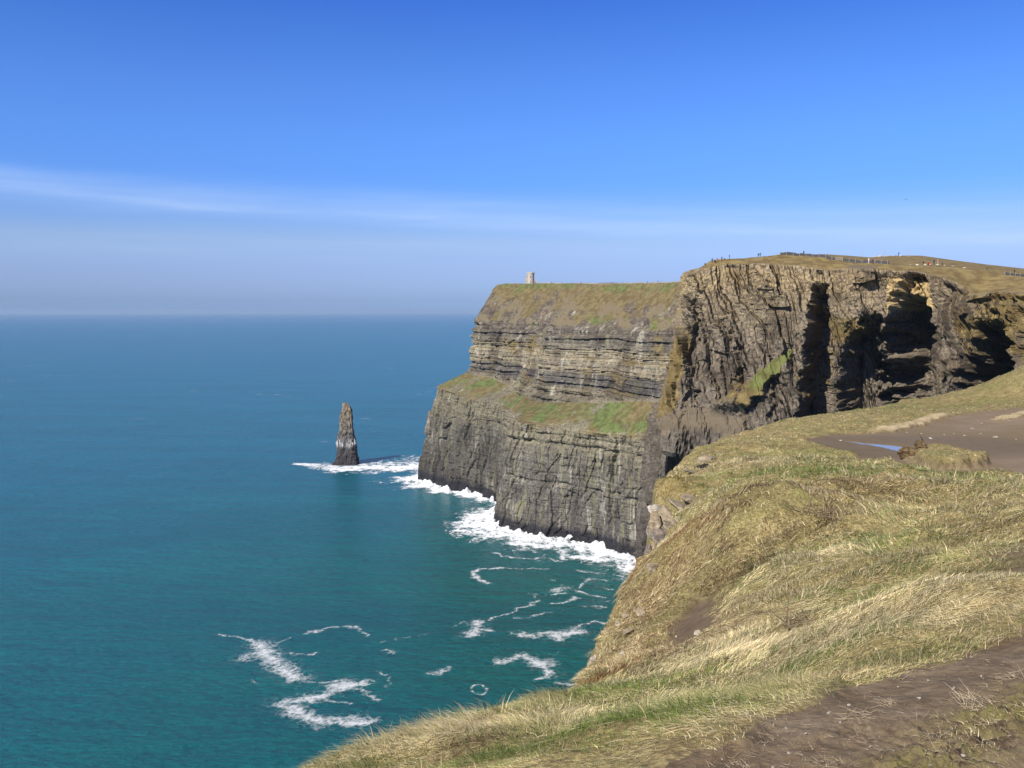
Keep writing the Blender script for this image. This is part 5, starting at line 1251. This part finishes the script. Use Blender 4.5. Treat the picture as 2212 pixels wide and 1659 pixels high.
# ------------------------------------------------------------------ rocks, clods and dead stalks on the promontory
OUT = rock_mat('outcrop_rock', (0.31, 0.245, 0.16), 0.35)
LICH = rock_mat('lichen_rock', (0.46, 0.40, 0.31), 0.7)
DARKR = rock_mat('dark_rock', (0.22, 0.175, 0.14), 0.25)
def rock(vx, vy, D, sx, sy, sz, seed, mat, label, cat='rock', rot=(0, 0, 0), group=None, name='rock', rough=0.12):
    p = at(vx, vy, D)
    if vx > 1495:
        p = ground_at(vx, vy); p = (p[0], p[1], p[2] + sz * 0.12)
    o = bm_obj(name, rock_mesh(seed, sx, sy, sz, rough, 2), mat, None, False, p); o.rotation_euler = rot
    tag(o, label, cat, group); return o
GO = 'slabs of the rock outcrop at the brink'
rock(1470, 1096, 29.6, .62, .60, .20, 1, OUT, 'broad pale slab of the outcrop sloping up into the grass', rot=(.25, .45, .5), group=GO)
rock(1492, 1078, 30.8, .45, .5, .16, 2, OUT, 'upper pale slab of the outcrop, nearest the grass', rot=(.2, .3, .3), group=GO)
rock(1424, 1104, 28.6, .50, .5, .16, 3, LICH, 'white crusted block of the outcrop hanging over the sea', rot=(.15, .25, .2), group=GO)
rock(1442, 1116, 28.2, .50, .5, .30, 4, OUT, 'blocky middle slab of the outcrop', rot=(.35, .5, .1), group=GO)
rock(1452, 1140, 27.2, .42, .45, .40, 5, OUT, 'leaning slab of the outcrop above its dark cleft', rot=(.3, .8, .2), group=GO)
rock(1428, 1160, 26.6, .34, .4, .34, 6, DARKR, 'dark lower block of the outcrop beside the cleft', rot=(.1, .2, .5), group=GO)
rock(1416, 1184, 25.4, .20, .3, .16, 7, OUT, 'small pale block at the foot of the outcrop', rot=(.1, .4, .1), group=GO)
rock(1412, 1136, 27.9, .26, .35, .60, 8, OUT, 'tall upright flake on the seaward side of the outcrop', rot=(0, .10, .1), group=GO)
rock(1426, 1136, 28.6, .30, .4, .42, 9, DARKR, 'shadowed dark rock behind the tall upright flake', rot=(.1, .1, .3), group=GO)
rock(1405, 1194, 24.9, .16, .3, .30, 10, DARKR, 'lowest dark stub of the outcrop above the surf', rot=(.1, .1, .3), group=GO)
rock(1525, 1000, 37.5, .50, .45, .26, 11, OUT, 'brown rock roofing a small dark hollow in the grass brow', rot=(.1, -.1, .3))
rock(1500, 1024, 36.0, .62, .35, .07, 12, OUT, 'thin pale ledge of rock below the dark hollow', rot=(.1, .25, .2))
rock(1519, 1014, 37.6, .36, .15, .20, 13, plain('cleft', (0.02, 0.015, 0.012)), 'near-black stone put in as the shade inside the hollow of the grass brow')  # added black lump, coloured as the shade beneath the roofing rock
rock(1280, 1440, 15.0, .10, .2, .26, 14, LICH, 'tall white lichened stone at the seaward brow of the near slope', rot=(0, .15, 0), group='white stones at the brow')
rock(1286, 1468, 14.4, .09, .2, .20, 15, LICH, 'white lichened stone below the tall one at the brow', rot=(0, .1, .4), group='white stones at the brow')
rock(1276, 1462, 14.6, .06, .15, .16, 16, LICH, 'narrow white stone on the outer side of the brow', rot=(0, .2, .2), group='white stones at the brow')
for i, (vx, vy, s, mat, lab) in enumerate(((1506, 1348, .085, LICH, 'whitish stone lying on the bare brown soil patch'), (1462, 1357, .035, LICH, 'tiny pale stone left of the whitish stone on bare soil'), (1357, 1374, .15, OUT, 'cracked grey stone in the brown slope under the soil patch'),
                                         (1346, 1418, .09, LICH, 'white stone low on the brown slope'), (1352, 1344, .14, OUT, 'flat grey stone near the seaward rim of the brown slope'), (1385, 1340, .16, OUT, 'layered grey stones breaking out of the brown slope'), (1412, 1270, .22, OUT, 'pinkish rock breaking through the slope below the rust clump'),
                                         (1335, 1362, .10, LICH, 'small white stone at the rim of the brown slope'), (1815, 954, .11, LICH, 'white stone lying at the tip of the puddle'))):
    p = ground_at(vx, vy)
    o = bm_obj('stone', rock_mesh(60 + i, s, s * .8, s * .7), mat, None, False, (p[0], p[1], p[2] + s * .25)); o.rotation_euler = (.3, .5, i)
    tag(o, lab, 'stone')
CLOD = None
def clods():
    t = NT('peat'); n = t.noise(t.pos(), 5.0, 6, 0.7); n2 = t.noise(t.pos(), 16.0, 4)
    c = t.ramp(n, [(0.35, (0.050, 0.030, 0.017)), (0.52, (0.14, 0.095, 0.048)), (0.70, (0.28, 0.215, 0.11))])
    m = t.p(Base_Color=c, Roughness=0.95, Specular_IOR_Level=0.1, Normal=t.bump(t.math('ADD', n, n2), 0.9, 0.08))
    for i, (vx, vy, s, lab) in enumerate(((1960, 985, .50, 'larger clod of torn up turf lying beside the puddle'), (1990, 981, .36, 'smaller darker clod of turf at the grassy end of the puddle'), (1975, 981, .2, 'little lump of peat between the two clods'))):
        p = ground_at(vx, vy)
        o = bm_obj('turf_clod', rock_mesh(90 + i, s, s * .8, s * .75, 0.11, 3), m, None, True, (p[0], p[1], p[2] + s * .35)); tag(o, lab, 'clod')
    # mud clods on the path
    m2 = bpy.data.materials['mud']
    return m
PEAT = clods()
rg = random.Random(5)
PEB = [(1588, 1604), (1618, 1641), (1705, 1612), (1652, 1598), (1672, 1640), (1790, 1530), (1815, 1548), (1834, 1512), (1899, 1489), (1940, 1470), (2004, 1461), (2060, 1479), (1742, 1578), (1765, 1632), (1880, 1596), (2079, 1620), (2180, 1590), (2150, 1640), (1560, 1630), (1700, 1560), (1985, 1500), (2120, 1450), (1930, 1610), (2010, 1648)]
pm = rock_mat('pebble_stone', (0.42, 0.37, 0.31), 0.5)
pme = []
for i in range(6):
    bm = rock_mesh(120 + i, .016, .013, .009, 0.1, 1, 10); me = bpy.data.meshes.new('pebble'); bm.to_mesh(me); bm.free(); me.materials.append(pm); pme.append(me)
for i, (vx, vy) in enumerate(PEB):
    p = ground_at(vx, vy); o = bpy.data.objects.new('pebble', pme[i % 6]); col.objects.link(o)
    s = rg.uniform(.35, .95); o.location = (p[0], p[1], p[2] + .004); o.scale = (s, s, s); o.rotation_euler = (0, 0, rg.uniform(0, 6))
    tag(o, 'small pale pebble on the near brown mud path', 'pebble', 'pebbles on the near path')
for i, (vx, vy) in enumerate(((1990, 938), (2060, 938), (2100, 925), (2120, 936), (2180, 910), (2150, 945), (2010, 951), (2040, 940), (2085, 941), (2195, 948), (2120, 915), (1960, 934))):
    p = ground_at(vx, vy); o = bpy.data.objects.new('flat_stone', pme[i % 6]); col.objects.link(o)
    s = rg.uniform(5, 10); o.location = (p[0], p[1], p[2] + .02); o.scale = (s, s, s * .8); o.rotation_euler = (0, 0, rg.uniform(0, 6))
    tag(o, 'small flat stone on the grey mud beyond the puddle', 'stone', 'stones on the far mud')

# ---- dead stalks, straw litter
def stalks(name, items, colours, seed, parent=None):
    """items: (x, y, z, n, length, spread, flatness, width) -> one mesh of bent stalks"""
    rg = np.random.default_rng(seed); V, Q, T, Cc = [], [], [], []; off = 0
    for x, y, z, n, L, sp, fl, w in items:
        for _ in range(n):
            a = rg.uniform(0, 2 * math.pi); l = L * rg.uniform(.45, 1.15); r = sp * math.sqrt(rg.random()); b = rg.uniform(0, 2 * math.pi)
            p = np.array((x + r * math.cos(b), y + r * math.sin(b), z)); el = max(0.03, rg.normal(1 - fl, .22))
            d = np.array((math.cos(a) * math.cos(el), math.sin(a) * math.cos(el), math.sin(el))); s = np.array((-math.sin(a), math.cos(a), 0)); u = np.cross(s, d)
            kk = rg.uniform(-.35, .15); col_ = np.array(colours[rg.integers(len(colours))]) * rg.uniform(.8, 1.15)
            ring = []
            for t_ in (0, .35, .7, 1.0):
                c = p + d * l * t_ + np.array((0, 0, kk * l * t_ * t_)); c[2] = max(c[2], z + .002); ww = w * (1 - .75 * t_)
                for k in range(3):
                    th = 2.094 * k; ring.append(c + (s * math.cos(th) + u * math.sin(th)) * ww)
            V += ring; Cc += [col_] * 12
            for i in range(3):
                for k in range(3): Q.append((off + i * 3 + k, off + i * 3 + (k + 1) % 3, off + i * 3 + 3 + (k + 1) % 3, off + i * 3 + 3 + k))
            T.append((off + 9, off + 10, off + 11)); off += 12
    return mesh_from(name, np.array(V), np.array(Q), np.array(T), mats=[GRASS], attrs={'colour': np.array(Cc)}, smooth=True, parent=parent)
BRN = [(0.20, 0.14, 0.085), (0.30, 0.22, 0.14), (0.13, 0.09, 0.055), (0.38, 0.29, 0.19)]
STR = [(0.52, 0.42, 0.28), (0.42, 0.33, 0.22), (0.60, 0.50, 0.35), (0.30, 0.22, 0.14)]
for vx, vy, n, L, sp, fl, w, cols_, nm, lab in ((1738, 1372, 34, .42, .22, .45, .0045, BRN, 'reed_clump', 'clump of broken brown stalks fanning out of the pale grass'), (1768, 1155, 60, .6, .5, .55, .009, BRN, 'reed_clump', 'brown matted stalks beside the dark hummock'),
        (1927, 1512, 60, .14, .06, .75, .0022, STR, 'straw_tuft', 'upright pale straw tuft rooted in the mud path'), (1873, 1543, 90, .16, .12, .85, .0022, STR, 'straw_tuft', 'spread straw tuft left of the upright one on the path'), (1981, 1556, 26, .22, .08, .85, .0035, BRN, 'root_clump', 'pale twisted root lying on the mud path'),
        (2112, 1512, 70, .2, .12, .7, .0028, STR, 'straw_tuft', 'large straw tuft with dark soil under it at the right of the path'), (2190, 1460, 40, .2, .12, .85, .003, STR, 'straw_tuft', 'flattened straw tuft at the right picture edge on the path'), (1800, 1640, 60, .12, .08, .8, .002, STR, 'straw_tuft', 'small straw tuft low on the path near the bottom'),
        (1855, 1592, 50, .10, .10, .9, .002, STR, 'straw_tuft', 'thin wispy straw tuft in the middle of the path'), (2040, 1605, 60, .14, .08, .75, .0024, STR, 'straw_tuft', 'straw tuft on the turned up turf ridge'), (2140, 1560, 40, .12, .08, .8, .0022, STR, 'straw_tuft', 'straw tuft on the turf ridge below the large one'), (1610, 1648, 30, .10, .08, .9, .002, STR, 'straw_tuft', 'little straw tuft at the lower left end of the path')):
    p = ground_at(vx, vy)
    if nm != 'reed_clump': L, sp, w = L * .5, sp * .8, w * .6
    o = stalks(nm, [(p[0], p[1], p[2] - .005, n, L, sp, fl, w)], cols_, int(vx))
    tag(o, lab, 'dry plant')
def litter():
    rg = np.random.default_rng(77); items = []
    cand = ground_pts(np.c_[rg.uniform(1480, 2212, 900), rg.uniform(1385, 1655, 900)])
    m = masks(cand[:, 0], cand[:, 1]); pr = m['path'] * (0.25 + 0.75 * sstep(0.0, 0.5, fbm(cand[:, 0] * 1.3, cand[:, 1] * 1.3, 301, 3))) + 0.5 * m['ridge']
    ok = (rg.random(900) < pr) & (m['path'] > .6); cand = cand[ok]
    z = ground(cand[:, 0], cand[:, 1])[0]
    for (x, y), zz in zip(cand, z): items.append((x, y, zz, int(rg.integers(1, 6)), rg.uniform(.02, .06), .05, .95, .0010))
    tag(stalks('straw_litter', items, STR + BRN, 9), kind='stuff')
litter()

# ------------------------------------------------------------------ a bird over the cliff
def bird():
    p = at(1957, 431, 300); root = empty('bird', p, 0.6); tag(root, 'dark bird gliding high in the blue sky over the cliff', 'bird')
    m = plain('feathers', (0.03, 0.03, 0.035)); bm = bmesh.new()
    prof = [(-.34, .005), (-.26, .03), (-.1, .075), (.08, .08), (.18, .05), (.24, .045), (.29, .03), (.35, .004)]
    rings = [[bm.verts.new((x, r * math.cos(k * math.pi / 4), r * .85 * math.sin(k * math.pi / 4))) for k in range(8)] for x, r in prof]
    for A, B in zip(rings, rings[1:]):
        for k in range(8): bm.faces.new((A[k], A[(k + 1) % 8], B[(k + 1) % 8], B[k]))
    bm_obj('body', bm, m, root, True)
    for s in (1, -1):
        bm = bmesh.new(); st = [(.05, .14, -.12, .02), (.30, .17, -.05, .10), (.52, .08, -.12, .06), (.74, -.10, -.16, -.02)]
        up = [[bm.verts.new((a, s * y, z + .012)), bm.verts.new((b, s * y, z + .004))] for y, a, b, z in st]; dn = [[bm.verts.new((a, s * y, z - .012)), bm.verts.new((b, s * y, z - .004))] for y, a, b, z in st]
        for i in range(3):
            bm.faces.new((up[i][0], up[i + 1][0], up[i + 1][1], up[i][1])); bm.faces.new((dn[i][0], dn[i][1], dn[i + 1][1], dn[i + 1][0])); bm.faces.new((up[i][0], dn[i][0], dn[i + 1][0], up[i + 1][0])); bm.faces.new((up[i][1], up[i + 1][1], dn[i + 1][1], dn[i][1]))
        bmesh.ops.recalc_face_normals(bm, faces=bm.faces[:]); bm_obj('wing', bm, m, root)
bird()

# ------------------------------------------------------------------ sea haze
def make_haze():
    m = bpy.data.materials.new("haze"); m.use_nodes = True; t = m.node_tree; t.nodes.clear()
    v = t.nodes.new('ShaderNodeVolumePrincipled'); v.inputs['Color'].default_value = (0.42, 0.57, 0.75, 1); v.inputs['Density'].default_value = 0.000032; v.inputs['Anisotropy'].default_value = 0.0
    o = t.nodes.new('ShaderNodeOutputMaterial'); t.links.new(v.outputs[0], o.inputs['Volume'])
    bm = bmesh.new(); box(bm, -60100, 60100, -60100, 60100, -5, 216)
    tag(bm_obj('haze', bm, m), kind='stuff')
make_haze()
